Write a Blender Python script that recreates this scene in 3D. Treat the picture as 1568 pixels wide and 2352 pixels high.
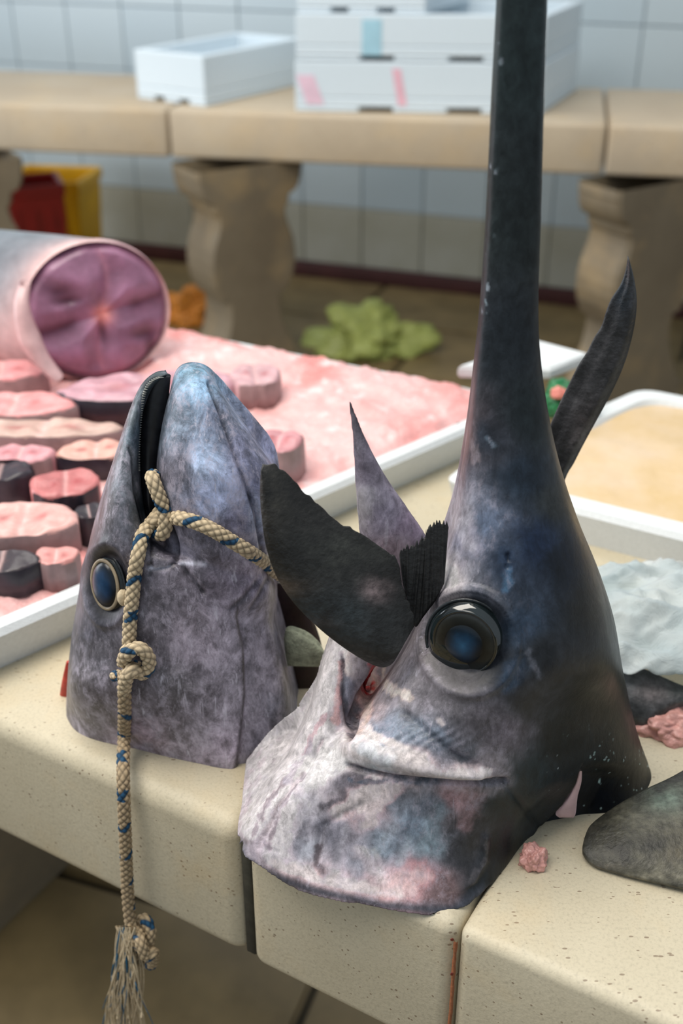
import bpy, bmesh, math, random
import numpy as np
from mathutils import Vector, Matrix, noise as mn
from mathutils.bvhtree import BVHTree
random.seed(7); rng = np.random.default_rng(7)
S = bpy.context.scene; COL = S.collection
for o in list(bpy.data.objects): bpy.data.objects.remove(o)

# ------------------------------------------------------------------ camera
FPX = 2600.0; PITCH = math.radians(29.5); CAM = np.array([0.0, 0.0, 1.46])
cd = bpy.data.cameras.new('camera'); cam = bpy.data.objects.new('camera', cd); COL.objects.link(cam)
cam.location = CAM; cam.rotation_euler = (math.pi/2-PITCH, 0, 0)
cd.sensor_fit = 'HORIZONTAL'; cd.sensor_width = 24; cd.lens = FPX/1568*24; cd.clip_start = .02
cd.dof.use_dof = True; cd.dof.focus_distance = 0.785; cd.dof.aperture_fstop = 5.0
S.camera = cam
# ------------------------------------------------------------------ light
w = bpy.data.worlds.new('hall_daylight'); S.world = w; w.use_nodes = True
w.node_tree.nodes['Background'].inputs[0].default_value = (.80, .91, 1.0, 1)
w.node_tree.nodes['Background'].inputs[1].default_value = .52
def area(name, loc, target, size, sy, energy, col):
    l = bpy.data.lights.new(name, 'AREA'); l.shape = 'RECTANGLE'; l.size = size; l.size_y = sy; l.energy = energy; l.color = col
    o = bpy.data.objects.new(name, l); COL.objects.link(o); o.location = loc
    o.rotation_euler = (Vector(target)-Vector(loc)).to_track_quat('-Z', 'Y').to_euler()
    return o
area('ceiling_skylight', (-.9, .6, 3.4), (0, .9, .8), 1.6, 2.2, 95, (1.0, .94, .85))
area('hall_skylight', (-.6, 2.9, 3.6), (-.2, 3.6, .7), 2.6, 1.2, 48, (1.0, .97, .92))
area('street_doorway', (-3.6, 2.2, 1.5), (0, 3.6, .7), 2.0, 2.2, 70, (.92, .96, 1.0))
S.view_settings.view_transform = 'Standard'; S.view_settings.look = 'None'
S.view_settings.gamma = 1; S.view_settings.exposure = 0.0; S.view_settings.use_curve_mapping = False

# ------------------------------------------------------------------ helpers
UPV = np.array([0, math.sin(PITCH), math.cos(PITCH)]); FWD = np.array([0, math.cos(PITCH), -math.sin(PITCH)])
def ray(x, y): return np.array([1., 0, 0])*(x-784)/FPX - UPV*(y-1176)/FPX + FWD
def at_z(x, y, z):
    d = ray(x, y); return CAM + d*(z-CAM[2])/d[2]
def at_plane(x, y, p, n):
    d = ray(x, y); return CAM + d*(np.dot(np.asarray(p)-CAM, n)/np.dot(d, n))
def at_y(x, y, Y): return at_plane(x, y, (0, Y, 0), (0, 1, 0))
def proj(P):
    Q = np.asarray(P)-CAM; dz = Q@FWD
    return 784+FPX*Q[:, 0]/dz, 1176-FPX*(Q@UPV)/dz
def lin(c):
    c = np.asarray(c, float)/255.
    return np.where(c <= .04045, c/12.92, ((c+.055)/1.055)**2.4)
def L4(c): return (*lin(c), 1)
def crand(P, t):                        # Catmull-Rom along axis 0 at float params
    n = len(P); i = np.clip(np.floor(t).astype(int), 0, n-2); u = (t-i).reshape((-1,)+(1,)*(P.ndim-1))
    p0 = P[np.maximum(i-1, 0)]; p1 = P[i]; p2 = P[i+1]; p3 = P[np.minimum(i+2, n-1)]
    return .5*((2*p1)+(-p0+p2)*u+(2*p0-5*p1+4*p2-p3)*u*u+(-p0+3*p1-3*p2+p3)*u**3)
def resample(pts, m):
    P = np.asarray(pts, float); d = np.r_[0, np.cumsum(np.linalg.norm(np.diff(P, axis=0), axis=1))]
    tt = np.interp(np.linspace(0, d[-1], m), d, np.arange(len(P)))
    return crand(P, tt)
def newobj(name, me, mat=None, parent=None):
    o = bpy.data.objects.new(name, me); COL.objects.link(o)
    if mat and not me.materials: me.materials.append(mat)
    if parent: o.parent = parent
    return o
def meshobj(name, V, F, mat=None, parent=None, smooth=True, loc=None, col=None):
    me = bpy.data.meshes.new(name); V = np.asarray(V, float)
    if parent is not None and loc is None: V = V - np.array(parent.matrix_world.translation if False else parent.location)
    if loc is not None and parent is None: V = V - np.array(loc)
    me.from_pydata(V.tolist(), [], F if isinstance(F, list) else F.tolist())
    if smooth: me.polygons.foreach_set('use_smooth', [True]*len(me.polygons))
    if col is not None: setcol(me, col)
    me.update(); o = newobj(name, me, mat, parent)
    if loc is not None and parent is None: o.location = loc
    return o
def setcol(me, c):
    a = me.color_attributes.new('Col', 'FLOAT_COLOR', 'POINT')
    c4 = np.ones((len(me.vertices), 4), np.float32); c4[:, :3] = c; a.data.foreach_set('color', c4.ravel())
def thing(name, label, cat, loc, group=None):
    o = bpy.data.objects.new(name, None); COL.objects.link(o); o.location = loc; o.empty_display_size = .02
    return tag(o, label, cat, group)
def tag(o, label, cat, group=None):
    o['label'] = label; o['category'] = cat
    if group: o['group'] = group
    return o
def struct(o): o['kind'] = 'structure'; return o
def nz(P, s, off=0.0):
    return np.array([mn.noise(Vector((p[0]*s+off, p[1]*s+off*.7, p[2]*s-off))) for p in P])
def fbm(P, s, octv=3, off=0.):
    r = 0; a = 1
    for k in range(octv): r = r + a*nz(P, s*2**k, off+k*3.1); a *= .5
    return r
def seg_dist(px, py, line):             # signed distance to a polyline (pixels)
    best = np.full(px.shape, 1e9); sg = np.zeros(px.shape); pr = np.zeros(px.shape)
    L = np.asarray(line, float); tot = len(L)-1
    for i in range(tot):
        a, b = L[i], L[i+1]; d = b-a; l2 = d@d
        t = np.clip(((px-a[0])*d[0]+(py-a[1])*d[1])/l2, 0, 1)
        qx = px-a[0]-t*d[0]; qy = py-a[1]-t*d[1]; dd = np.hypot(qx, qy)
        m = dd < best; best = np.where(m, dd, best)
        sg = np.where(m, np.sign(d[0]*(py-a[1])-d[1]*(px-a[0])), sg); pr = np.where(m, (i+t)/tot, pr)
    return best, sg, pr
def sm(a, b, x):
    t = np.clip((x-a)/(b-a), 0, 1); return t*t*(3-2*t)
def idw(px, py, ctrl, p=3.0, soft=14):
    num = np.zeros((len(px), 3)); den = np.zeros(len(px))
    for c in ctrl:
        wgt = 1/((px-c[0])**2+(py-c[1])**2+soft*soft)**(p/2); num += wgt[:, None]*np.asarray(c[2], float); den += wgt
    return lin(num/den[:, None])
def net_points(rows, plane, m, back=1.0, nu=60, nv=24):
    """rows of (px,py,v) -> closed lofted shape; v is the offset from the mid plane toward the viewer side"""
    P0, n = np.asarray(plane[0], float), np.asarray(plane[1], float); n = n/np.linalg.norm(n)
    F = []; B = []
    for r in rows:
        fr = []
        for (x, y, v) in r:
            q = at_plane(x, y, P0+n*v, n); fr.append(np.r_[q, v])
        fr = resample(fr, m); F.append(fr)
    F = np.array(F)
    F = crand(F, np.linspace(0, len(rows)-1, nu)).transpose(1, 0, 2)
    F = crand(F, np.linspace(0, m-1, nv)).transpose(1, 0, 2)
    V = np.maximum(F[..., 3:4], 0); P = F[..., :3]; bk = back(P[..., 0:1]) if callable(back) else back; Bk = P - n*V*(1+bk)
    return P, Bk
def loft(P, Bk):
    """front grid + back grid -> closed mesh verts/faces"""
    nu, nv = P.shape[:2]; ring = np.concatenate([P, Bk[:, ::-1]], 1); M = 2*nv
    V = ring.reshape(-1, 3); F = []
    for i in range(nu-1):
        for j in range(M):
            k = (j+1) % M; F.append([i*M+j, (i+1)*M+j, (i+1)*M+k, i*M+k])
    for row, flip in ((0, 0), (nu-1, 1)):
        c = len(V); V = np.vstack([V, ring[row].mean(0)])
        for j in range(M):
            a, b = row*M+j, row*M+(j+1) % M
            F.append([c, a, b] if not flip else [c, b, a])
    return V, F
def ell(xL, xR, y, v, n=9, yR=None, p=.8, v0=0.0):
    r = []; yR = y if yR is None else yR
    for k in range(n):
        a = math.pi*k/(n-1); f = (1-math.cos(a))/2
        r.append((xL+(xR-xL)*f, y+(yR-y)*f, v0+(v-v0)*math.sin(a)**p))
    return r
def remesh(parts, voxel):
    V = []; F = []
    for v, f in parts:
        o = len(V) and sum(len(x) for x in V); V.append(np.asarray(v)); F += [[i+(o or 0) for i in q] for q in f]
    V = np.vstack(V)
    me = bpy.data.meshes.new('tmp'); me.from_pydata(V.tolist(), [], F); me.update()
    bm = bmesh.new(); bm.from_mesh(me); bmesh.ops.remove_doubles(bm, verts=bm.verts, dist=1e-5)
    bmesh.ops.recalc_face_normals(bm, faces=bm.faces); bm.to_mesh(me); bm.free()
    o = bpy.data.objects.new('tmp', me); COL.objects.link(o)
    md = o.modifiers.new('r', 'REMESH'); md.mode = 'VOXEL'; md.voxel_size = voxel
    dg = bpy.context.evaluated_depsgraph_get(); ev = o.evaluated_get(dg)
    m2 = bpy.data.meshes.new_from_object(ev); bpy.data.objects.remove(o); bpy.data.meshes.remove(me)
    return m2
def getco(me):
    a = np.empty(len(me.vertices)*3, np.float32); me.vertices.foreach_get('co', a); return a.reshape(-1, 3).astype(float)
def setco(me, V): me.vertices.foreach_set('co', V.astype(np.float32).ravel()); me.update()
def getno(me):
    a = np.empty(len(me.vertices)*3, np.float32); me.vertices.foreach_get('normal', a); return a.reshape(-1, 3).astype(float)
def smooth(me, it, lam=.5):
    e = np.empty(len(me.edges)*2, np.int32); me.edges.foreach_get('vertices', e); e = e.reshape(-1, 2)
    V = getco(me); n = len(V); cnt = np.bincount(e.ravel(), minlength=n).astype(float)
    for k in range(it):
        s = np.stack([np.bincount(e[:, 0], V[e[:, 1], c], n)+np.bincount(e[:, 1], V[e[:, 0], c], n) for c in range(3)], 1)
        V = V+lam*(s/cnt[:, None]-V)
    setco(me, V)
def split_mesh(me, fsel, nameA, nameB):
    """faces where fsel is True go to mesh A, others to B (colours kept)"""
    out = []
    V = getco(me); c = np.empty(len(V)*4, np.float32); me.color_attributes['Col'].data.foreach_get('color', c); c = c.reshape(-1, 4)[:, :3]
    N = getno(me)
    F = [tuple(p.vertices) for p in me.polygons]
    for nm, want in ((nameA, True), (nameB, False)):
        ff = [f for f, s in zip(F, fsel) if s == want]
        used = np.unique(np.concatenate([np.array(f) for f in ff])); mp = -np.ones(len(V), int); mp[used] = np.arange(len(used))
        m = bpy.data.meshes.new(nm); m.from_pydata(V[used].tolist(), [], [[int(mp[i]) for i in f] for f in ff])
        m.polygons.foreach_set('use_smooth', [True]*len(m.polygons)); setcol(m, c[used]); m.update()
        m.normals_split_custom_set_from_vertices(N[used].tolist())
        out.append(m)
    return out

# ------------------------------------------------------------------ materials
class NT:
    def __init__(s, name):
        s.m = bpy.data.materials.new(name); s.m.use_nodes = True; s.t = s.m.node_tree; s.b = s.t.nodes['Principled BSDF']
        s.tc = s.t.nodes.new('ShaderNodeTexCoord')
    def n(s, ty, **kw):
        k = s.t.nodes.new('ShaderNode'+ty)
        for a, v in kw.items():
            if isinstance(v, bpy.types.NodeSocket): s.t.links.new(v, k.inputs[a])
            elif a in k.inputs: k.inputs[a].default_value = v
            else: setattr(k, a, v)
        return k
    def l(s, a, b): s.t.links.new(a, b)
    def vec(s, scale=(1, 1, 1), rot=(0, 0, 0)):
        mp = s.n('Mapping'); s.l(s.tc.outputs['Object'], mp.inputs[0]); mp.inputs['Scale'].default_value = scale; mp.inputs['Rotation'].default_value = rot
        return mp.outputs[0]
    def noise(s, scale, detail=4, rough=.55, vec=None, dist=0):
        k = s.n('TexNoise', Scale=scale, Detail=detail, Roughness=rough, Distortion=dist); s.l(vec or s.tc.outputs['Object'], k.inputs['Vector']); return k.outputs[0]
    def ramp(s, f, stops):
        r = s.n('ValToRGB'); s.l(f, r.inputs[0]); e = r.color_ramp.elements
        while len(e) < len(stops): e.new(.5)
        for q, (p, c) in zip(e, stops): q.position = p; q.color = c if len(c) == 4 else (*c, 1)
        return r.outputs[0]
    def mix(s, f, a, b, mode='MIX'):
        k = s.n('Mix', data_type='RGBA', blend_type=mode)
        for i, v in ((0, f), (6, a), (7, b)):
            if isinstance(v, bpy.types.NodeSocket): s.l(v, k.inputs[i])
            else: k.inputs[i].default_value = v
        return k.outputs[2]
    def math(s, op, a, b=0.0):
        k = s.n('Math', operation=op)
        for i, v in ((0, a), (1, b)):
            if isinstance(v, bpy.types.NodeSocket): s.l(v, k.inputs[i])
            else: k.inputs[i].default_value = v
        return k.outputs[0]
    def bump(s, h, dist=.001, strength=.6, prev=None):
        k = s.n('Bump', Strength=strength, Distance=dist); s.l(h, k.inputs['Height'])
        if prev: s.l(prev, k.inputs['Normal'])
        return k.outputs[0]
    def out(s, col=None, rough=None, normal=None, **kw):
        for a, v in (('Base Color', col), ('Roughness', rough), ('Normal', normal)):
            if v is None: continue
            if isinstance(v, bpy.types.NodeSocket): s.l(v, s.b.inputs[a])
            else: s.b.inputs[a].default_value = v
        for a, v in kw.items(): s.b.inputs[a].default_value = v
        return s.m
def gray(v): return (v, v, v, 1)
def plain(name, c, rough=.5, var=.15, scale=60, bump=.0006, **kw):
    t = NT(name); f = t.noise(scale, 4); c = np.asarray(lin(c))
    col = t.ramp(f, [(.3, (*np.clip(c*(1-var), 0, 1), 1)), (.7, (*np.clip(c*(1+var), 0, 1), 1))])
    return t.out(col, rough, t.bump(t.noise(scale*2.5, 3), bump), **kw)
def stone(name, a, b, spec=1.0, sc=1.0):
    t = NT(name); f = t.noise(5*sc, 5, .6); col = t.ramp(f, [(.3, L4(a)), (.7, L4(b))])
    fine = t.noise(420*sc, 3, .7); col = t.mix(.42, col, t.ramp(fine, [(.3, gray(.5)), (.5, gray(.92)), (.75, gray(1))]), 'MULTIPLY')
    v = t.n('TexVoronoi', Scale=105*sc, Randomness=1); t.l(t.vec((1, 2.4, 1.6), (.3, .5, .9)), v.inputs['Vector'])
    dots = t.math('LESS_THAN', v.outputs['Distance'], t.math('MULTIPLY', t.noise(22*sc, 2), .30*spec)); sel = t.math('GREATER_THAN', t.noise(47*sc, 3, .7), .50)
    m = t.math('MULTIPLY', t.math('MULTIPLY', dots, sel), .62)
    col = t.mix(m, col, L4((92, 62, 40)))
    st = t.math('MULTIPLY', t.ramp(t.noise(9*sc, 4, .65, t.vec((1, 1, 1), (1, 0, .4))), [(.5, gray(0)), (.75, gray(1))]), .28)
    col = t.mix(st, col, L4((206, 172, 116)))
    return t.out(col, .55, t.bump(t.noise(260*sc, 4, .7), .0007, .5))
M = {}
M['slab'] = stone('pale_limestone', (188, 177, 152), (204, 194, 170))
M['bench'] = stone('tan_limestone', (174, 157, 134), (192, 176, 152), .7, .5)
M['ped'] = stone('shaded_limestone', (104, 92, 74), (130, 118, 98), .6, .5)  # stone colour darkened to carry the shade under the bench top
M['grout'] = plain('dark_joint', (54, 52, 42), .9, .3, 90)
M['floor'] = plain('floor_stone', (126, 108, 74), .5, .28, 7, .003)
M['floorjoint'] = plain('floor_joint', (62, 54, 38), .8, .2, 20)
t = NT('glazed_tile'); oi = t.n('ObjectInfo'); base = t.mix(oi.outputs['Random'], L4((178, 194, 204)), L4((186, 200, 208)))
M['tile'] = t.out(t.mix(t.math('MULTIPLY', t.noise(6, 4), .15), base, L4((150, 150, 140))), .3)
t = NT('stained_tile'); f = t.noise(5, 4)
M['tile_stain'] = t.out(t.ramp(f, [(.3, L4((158, 156, 140))), (.7, L4((174, 174, 164)))]), .4)
M['wallgrout'] = plain('wall_grout', (170, 182, 190), .8, .1)
M['base_trim'] = plain('oxblood_trim', (70, 34, 34), .6, .2, 12)
M['foam'] = plain('white_foam', (208, 220, 228), .6, .04, 300, .0006)
M['foam_near'] = plain('white_foam_tray', (214, 218, 220), .55, .05, 260, .0008)
M['foamdark'] = plain('foam_gap', (150, 160, 165), .8, .1)
M['pinkink'] = plain('pink_ink', (222, 190, 206), .6, .1, 30)
M['redink'] = plain('red_ink', (224, 176, 190), .6, .1, 30)
M['blueink'] = plain('blue_label', (160, 200, 216), .6, .08, 30)
M['yellow'] = plain('yellow_plastic', (220, 168, 10), .4, .12, 8)
M['red'] = plain('dark_red_plastic', (140, 22, 18), .4, .2, 8)
M['orange'] = plain('orange_plastic', (196, 122, 36), .5, .2, 30)
M['lime'] = plain('lime_plastic', (176, 186, 104), .45, .18, 25, .002, **{'Transmission Weight': .15})
M['green'] = plain('green_plastic', (26, 104, 58), .35, .35, 40)
M['coral'] = plain('coral_patch', (214, 130, 118), .5, .1)
def skin_mat(name, lo, hi, rough, scr=1.0, spec=.25, s1=38, s2=150, fle=.48):
    t = NT(name); a = t.n('VertexColor', layer_name='Col').outputs[0]
    f = t.noise(s1, 10, .74, t.vec((1, 1, .7), (.2, .1, .3)), .9); g = t.noise(s2, 7, .72, t.vec((1, 1, .6), (.7, .2, .5)), .5)
    col = t.mix(1.0, a, t.ramp(f, [(.36, gray(lo)), (.5, gray(.95)), (.63, gray(hi))]), 'MULTIPLY')
    col = t.mix(1.0, col, t.ramp(g, [(.34, gray(.66)), (.5, gray(1.0)), (.66, gray(1.34))]), 'MULTIPLY')
    lum = t.n('RGBToBW'); t.l(a, lum.inputs[0]); m2 = t.ramp(lum.outputs[0], [(.03, gray(0)), (.14, gray(1))])
    for rot, sc_, th_ in (((.5, .3, .2), (210, 210, 16), .66), ((-.6, .9, .4), (190, 190, 14), .67), ((.2, -.8, .9), (240, 240, 22), .67)):
        n_ = t.noise(1.0, 3, .6, t.vec(sc_, rot), .4); m = t.ramp(n_, [(th_-.03, gray(0)), (th_+.03, gray(1))])
        sel = t.ramp(t.noise(26, 3, .6, t.vec((1, 1, 1), rot)), [(.45, gray(0)), (.6, gray(1))])
        col = t.mix(t.math('MULTIPLY', t.math('MULTIPLY', t.math('MULTIPLY', m, m2), sel), .6*scr), col, L4((206, 202, 216)))
    q = t.noise(s2*.5, 10, .82, t.vec((1.2, 1.2, .7), (.4, .5, .1)), .25)
    col = t.mix(t.math('MULTIPLY', t.math('MULTIPLY', t.ramp(q, [(.50, gray(0)), (.60, gray(1))]), m2), fle), col, L4((190, 182, 198)))
    col = t.mix(t.math('MULTIPLY', t.math('MULTIPLY', t.ramp(q, [(.38, gray(1)), (.46, gray(0))]), m2), fle*1.1), col, L4((48, 44, 50)))
    rr = t.ramp(f, [(.3, gray(rough-.08)), (.7, gray(rough+.12))])
    b = t.bump(f, .0010, .45); b = t.bump(g, .0005, .45, b)
    return t.out(col, rr, b, **{'Specular IOR Level': spec})
M['tuna'] = skin_mat('tuna_skin', .5, 1.75, .38, 1.0, .35)
M['sword'] = skin_mat('swordfish_skin', .76, 1.25, .34, .5, .26, 46, 190, .26)
t = NT('mouth_black'); M['mouth'] = t.out(t.ramp(t.noise(200, 3), [(.3, L4((10, 10, 14))), (.7, L4((30, 30, 36)))]), .35)
M['tooth'] = plain('tooth', (150, 150, 145), .4, .1)
t = NT('eye_lens'); lw = t.n('LayerWeight', Blend=.35)
M['lens'] = t.out(t.ramp(t.noise(45, 3), [(.3, L4((4, 16, 32))), (.7, L4((10, 42, 74)))]), .3, None, **{'Coat Weight': .6, 'Coat Roughness': .08})
M['iris'] = plain('tan_iris', (140, 126, 104), .4, .25, 120)
M['irisdark'] = plain('dark_iris', (24, 30, 32), .22, .3, 120, .0003)
t = NT('eye_ball'); M['ball'] = t.out(t.ramp(t.noise(60, 4), [(.35, L4((8, 13, 15))), (.7, L4((24, 34, 36)))]), .08, t.bump(t.noise(160, 2), .0003, .3), **{'Coat Weight': 1.0, 'Coat Roughness': .03})
M['lid'] = plain('dark_eyelid', (30, 34, 38), .3, .3, 160, .0008)
def col_mat(name, rough, var=.2, scale=120, sss=0.0, bump=.001, **kw):
    t = NT(name); a = t.n('VertexColor', layer_name='Col').outputs[0]
    k = t.ramp(t.noise(scale, 5, .65), [(.3, gray(1-var)), (.7, gray(1+var))])
    m = t.out(t.mix(1, a, k, 'MULTIPLY'), rough, t.bump(t.noise(scale*1.5, 4), bump, .6), **kw)
    if sss: t.b.inputs['Subsurface Weight'].default_value = sss; t.b.inputs['Subsurface Radius'].default_value = (.012, .004, .003); t.b.inputs['Subsurface Scale'].default_value = .5
    return m
M['pupil'] = col_mat('blue_black_lens', .32, .3, 120, 0, .0002, **{'Coat Weight': .3, 'Coat Roughness': .2, 'Specular IOR Level': .3})
M['flesh'] = col_mat('fish_flesh', .32, .16, 70, .1, .0012)
M['ice'] = col_mat('bloody_ice', .3, .1, 160, .1, .002)
M['steakskin'] = plain('steak_skin_dark', (40, 38, 48), .35, .3, 60)
M['steaktan'] = plain('steak_skin_grey', (150, 126, 126), .45, .2, 60)
M['fin'] = col_mat('black_fin', .5, .6, 160, 0, .0015)
M['rope'] = col_mat('braided_cord', .75, .14, 900, 0, .0003)
M['thread'] = plain('frayed_thread', (200, 182, 152), .8, .15, 300)
M['bluethread'] = plain('blue_thread', (14, 88, 122), .7, .2, 300)
M['blood'] = plain('dried_blood', (150, 92, 62), .5, .25, 200)
M['blooddark'] = plain('dark_blood', (112, 46, 34), .4, .2, 200)
t = NT('stained_liner'); f = t.noise(9, 5, .6)
M['liner'] = t.out(t.ramp(f, [(.3, L4((196, 166, 112))), (.5, L4((206, 180, 142))), (.7, L4((212, 190, 164)))]), .45, t.bump(t.noise(60, 5), .002))
t = NT('plastic_film'); M['film'] = t.out(t.ramp(t.noise(14, 4), [(.3, L4((196, 210, 214))), (.7, L4((226, 230, 230)))]), .22, t.bump(t.noise(40, 5, .6, None, 1.5), .004, .7), **{'Transmission Weight': .45, 'IOR': 1.15, 'Specular IOR Level': .6})
M['pinkflesh'] = plain('pale_pink_flesh', (206, 172, 172), .35, .12, 80)
M['redflesh'] = plain('raw_red', (226, 74, 70), .3, .2, 60)
M['scrap'] = plain('meat_scrap', (204, 150, 142), .3, .25, 120, .002)
M['gillred'] = plain('gill_red', (170, 52, 40), .35, .4, 90)
M['gilldark'] = plain('gill_cavity', (34, 12, 14), .4, .5, 60)
M['palegreen'] = plain('pale_green_bone', (150, 154, 130), .6, .4, 160, .003)

# ------------------------------------------------------------------ stone counter (front)
ZT = .85; TH = .14
E1 = np.array([math.cos(math.radians(-30)), math.sin(math.radians(-30)), 0]); N1 = np.array([.5, .8660254, 0]); PC0 = np.array([-.073, .603, 0])
def cpos(tt, n, z): return PC0+E1*tt+N1*n+np.array([0, 0, z])
def rbox(name, o, ax, ay, lx, ly, lz, r, mat, parent, seg=4, jitter=0.0):
    """box from corner o along ax, ay (unit) and z with rounded edges"""
    bm = bmesh.new(); bmesh.ops.create_cube(bm, size=1)
    for v in bm.verts: v.co = Vector(((v.co.x+.5)*lx, (v.co.y+.5)*ly, (v.co.z+.5)*lz))
    bmesh.ops.bevel(bm, geom=list(bm.edges), offset=r, segments=seg, profile=.5, affect='EDGES')
    me = bpy.data.meshes.new(name)
    base = np.array(parent.location) if parent else np.zeros(3)
    for v in bm.verts:
        p = np.asarray(o)+np.asarray(ax)*v.co.x+np.asarray(ay)*v.co.y+np.array([0, 0, v.co.z])-base; v.co = Vector(p)
    bmesh.ops.recalc_face_normals(bm, faces=bm.faces)
    bm.to_mesh(me); bm.free(); me.polygons.foreach_set('use_smooth', [True]*len(me.polygons))
    ob = newobj(name, me, mat, parent)
    try: me.set_sharp_from_angle(angle=math.radians(50))
    except Exception: pass
    return ob
counter = thing('stone_counter', 'pale limestone market counter carrying the two large fish heads', 'counter', cpos(0, .4, 0))
DEP = .755
rbox('slab', cpos(-.9, 0, ZT-TH), E1, N1, .897, DEP, TH, .016, M['slab'], counter, 6)
rbox('slab', cpos(.002, 0, ZT-TH), E1, N1, .1705, DEP, TH, .012, M['slab'], counter, 6)
rbox('slab', cpos(.1735, 0, ZT-TH), E1, N1, .83, DEP, TH, .009, M['slab'], counter, 6)
rbox('joint_filler', cpos(-.005, .004, ZT-TH+.006), E1, N1, .009, DEP-.02, TH-.012, .001, M['grout'], counter, 1)
def pedestal(parent, cx, cy, ax, ay, ht, wid, thick, mat):
    """carved double scroll pedestal: profile across ax, extruded along ay"""
    prof = [(1.0, 1.0), (1.0, .965), (.985, .95), (.97, .92), (.93, .89), (.86, .87), (.78, .865), (.74, .85), (.72, .82), (.66, .80), (.665, .77), (.70, .735), (.76, .70), (.81, .66), (.84, .61), (.84, .56), (.80, .51), (.73, .47), (.68, .445), (.56, .44), (.53, .40), (.54, .35), (.58, .30), (.65, .25), (.74, .2), (.82, .16), (.88, .13), (.9, .11), (1.0, .105), (1.0, 0)]
    tt_ = np.linspace(0, len(prof)-1, 3*(len(prof)-1)+1); pr = np.stack([np.interp(tt_, range(len(prof)), [a*wid/2 for a, b in prof]), np.interp(tt_, range(len(prof)), [b*ht for a, b in prof])], 1)
    V = []; F = []; n = len(pr)
    for s, inset in ((-1, .012), (-1, 0), (1, 0), (1, .012)):
        for x, z in pr:
            xx = x-inset; off = s*(thick/2-(.012 if inset == 0 else 0))
            for sg in (-1, 1): V.append(np.array([cx, cy, z])+np.asarray(ax)*sg*xx+np.asarray(ay)*off)
    lay = 2*n
    idx = lambda l, k, sg: l*lay+2*k+sg
    for l in range(3):
        for k in range(n-1):
            for sg in (0, 1): F.append([idx(l, k, sg), idx(l, k+1, sg), idx(l+1, k+1, sg), idx(l+1, k, sg)])
    for l in (0, 3):
        for k in range(n-1): F.append([idx(l, k, 0), idx(l, k+1, 0), idx(l, k+1, 1), idx(l, k, 1)])
    o = meshobj('pedestal', V, F, mat, parent, smooth=False); return o
for tt in (-.80, .66):
    p = cpos(tt, .45, 0); pedestal(counter, p[0], p[1], N1, E1, ZT-TH, .5, .16, M['ped'])

# ------------------------------------------------------------------ room
fl = struct(newobj('floor', bpy.data.meshes.new('floor'), None))
bm = bmesh.new(); bmesh.ops.create_grid(bm, x_segments=1, y_segments=1, size=6)
for v in bm.verts: v.co.y += 3; v.co.z = -.012
bm.to_mesh(fl.data); bm.free(); fl.data.materials.append(M['floorjoint'])
WA = math.radians(-19.5); WE = np.array([math.cos(WA), math.sin(WA), 0]); WN = np.array([-WE[1], WE[0], 0]); W0 = np.array([-.10, 4.56, 0])
def flag_mesh(lx, ly):
    bm = bmesh.new(); bmesh.ops.create_cube(bm, size=1)
    for v in bm.verts: v.co = Vector((v.co.x*lx, v.co.y*ly, v.co.z*.03-.015))
    bmesh.ops.bevel(bm, geom=[e for e in bm.edges if all(v.co.z > -.01 for v in e.verts)], offset=.006, segments=2, affect='EDGES')
    me = bpy.data.meshes.new('paving_stone'); bm.to_mesh(me); bm.free(); me.materials.append(M['floor']); return me
fm = flag_mesh(.588, .438)
for i in range(-8, 6):
    for j in range(0, 12):
        p = W0+WE*((i+(.5 if j % 2 else 0))*.6)-WN*(.22+j*.45)
        o = newobj('paving_stone', fm, None, fl); o.location = (p[0], p[1], random.uniform(-.002, .002)); o.rotation_euler.z = WA
wl = rbox('wall_back', W0-WE*4.2+np.array([0, 0, 0]), WE, WN, 7.0, .12, 2.6, .004, M['wallgrout'], None, 1); struct(wl)
TW, TZ = .25, .235
def tile_mesh(mat):
    bm = bmesh.new(); bmesh.ops.create_cube(bm, size=1)
    for v in bm.verts: v.co = Vector((v.co.x*(TW-.004), v.co.y*.012, v.co.z*(TZ-.004)))
    bmesh.ops.bevel(bm, geom=list(bm.edges), offset=.002, segments=1, affect='EDGES')
    me = bpy.data.meshes.new('tile'); bm.to_mesh(me); bm.free(); me.materials.append(mat); return me
tA, tB = tile_mesh(M['tile']), tile_mesh(M['tile_stain'])
for k in range(9):
    for i in range(-16, 11):
        z = .065+TZ*(k+.5); p = W0+WE*(i*TW+.07)-WN*.006
        o = newobj('tile', tB if k < 1 else tA, None, wl); o.location = (p[0], p[1], z); o.rotation_euler.z = WA
bt = rbox('baseboard_back', W0-WE*4.2-WN*.02, WE, WN, 7.0, .03, .062, .004, M['base_trim'], None, 2); struct(bt)

# ------------------------------------------------------------------ back bench
B0 = np.array([-1.031, 3.583, 0]); BE = np.array([.936+1.031, 3.222-3.583, 0]); BE /= np.linalg.norm(BE); BN = np.array([-BE[1], BE[0], 0])
bench = thing('stone_bench', 'long tan stone bench on carved pedestals in front of tiled wall', 'bench', B0+BE*.9+BN*.3)
cuts = [-2.03, -.75, .525, 1.80, 3.0]
for a, b in zip(cuts[:-1], cuts[1:]): rbox('slab', B0+BE*(a+.003)+np.array([0, 0, ZT-TH]), BE, BN, b-a-.006, .62, TH, .012, M['bench'], bench, 3)
pa = math.radians(33); PX = np.array([math.cos(pa), math.sin(pa), 0]); PY = np.array([-PX[1], PX[0], 0])
for px_, ww in ((590, .34), (-75, .34), (1560, .36)):
    q = at_z(px_, 385 if px_ < 1000 else 425, ZT-TH)+PY*.12
    pedestal(bench, q[0], q[1], PX, PY, ZT-TH, ww*1.06, .17, M['ped'])

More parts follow.
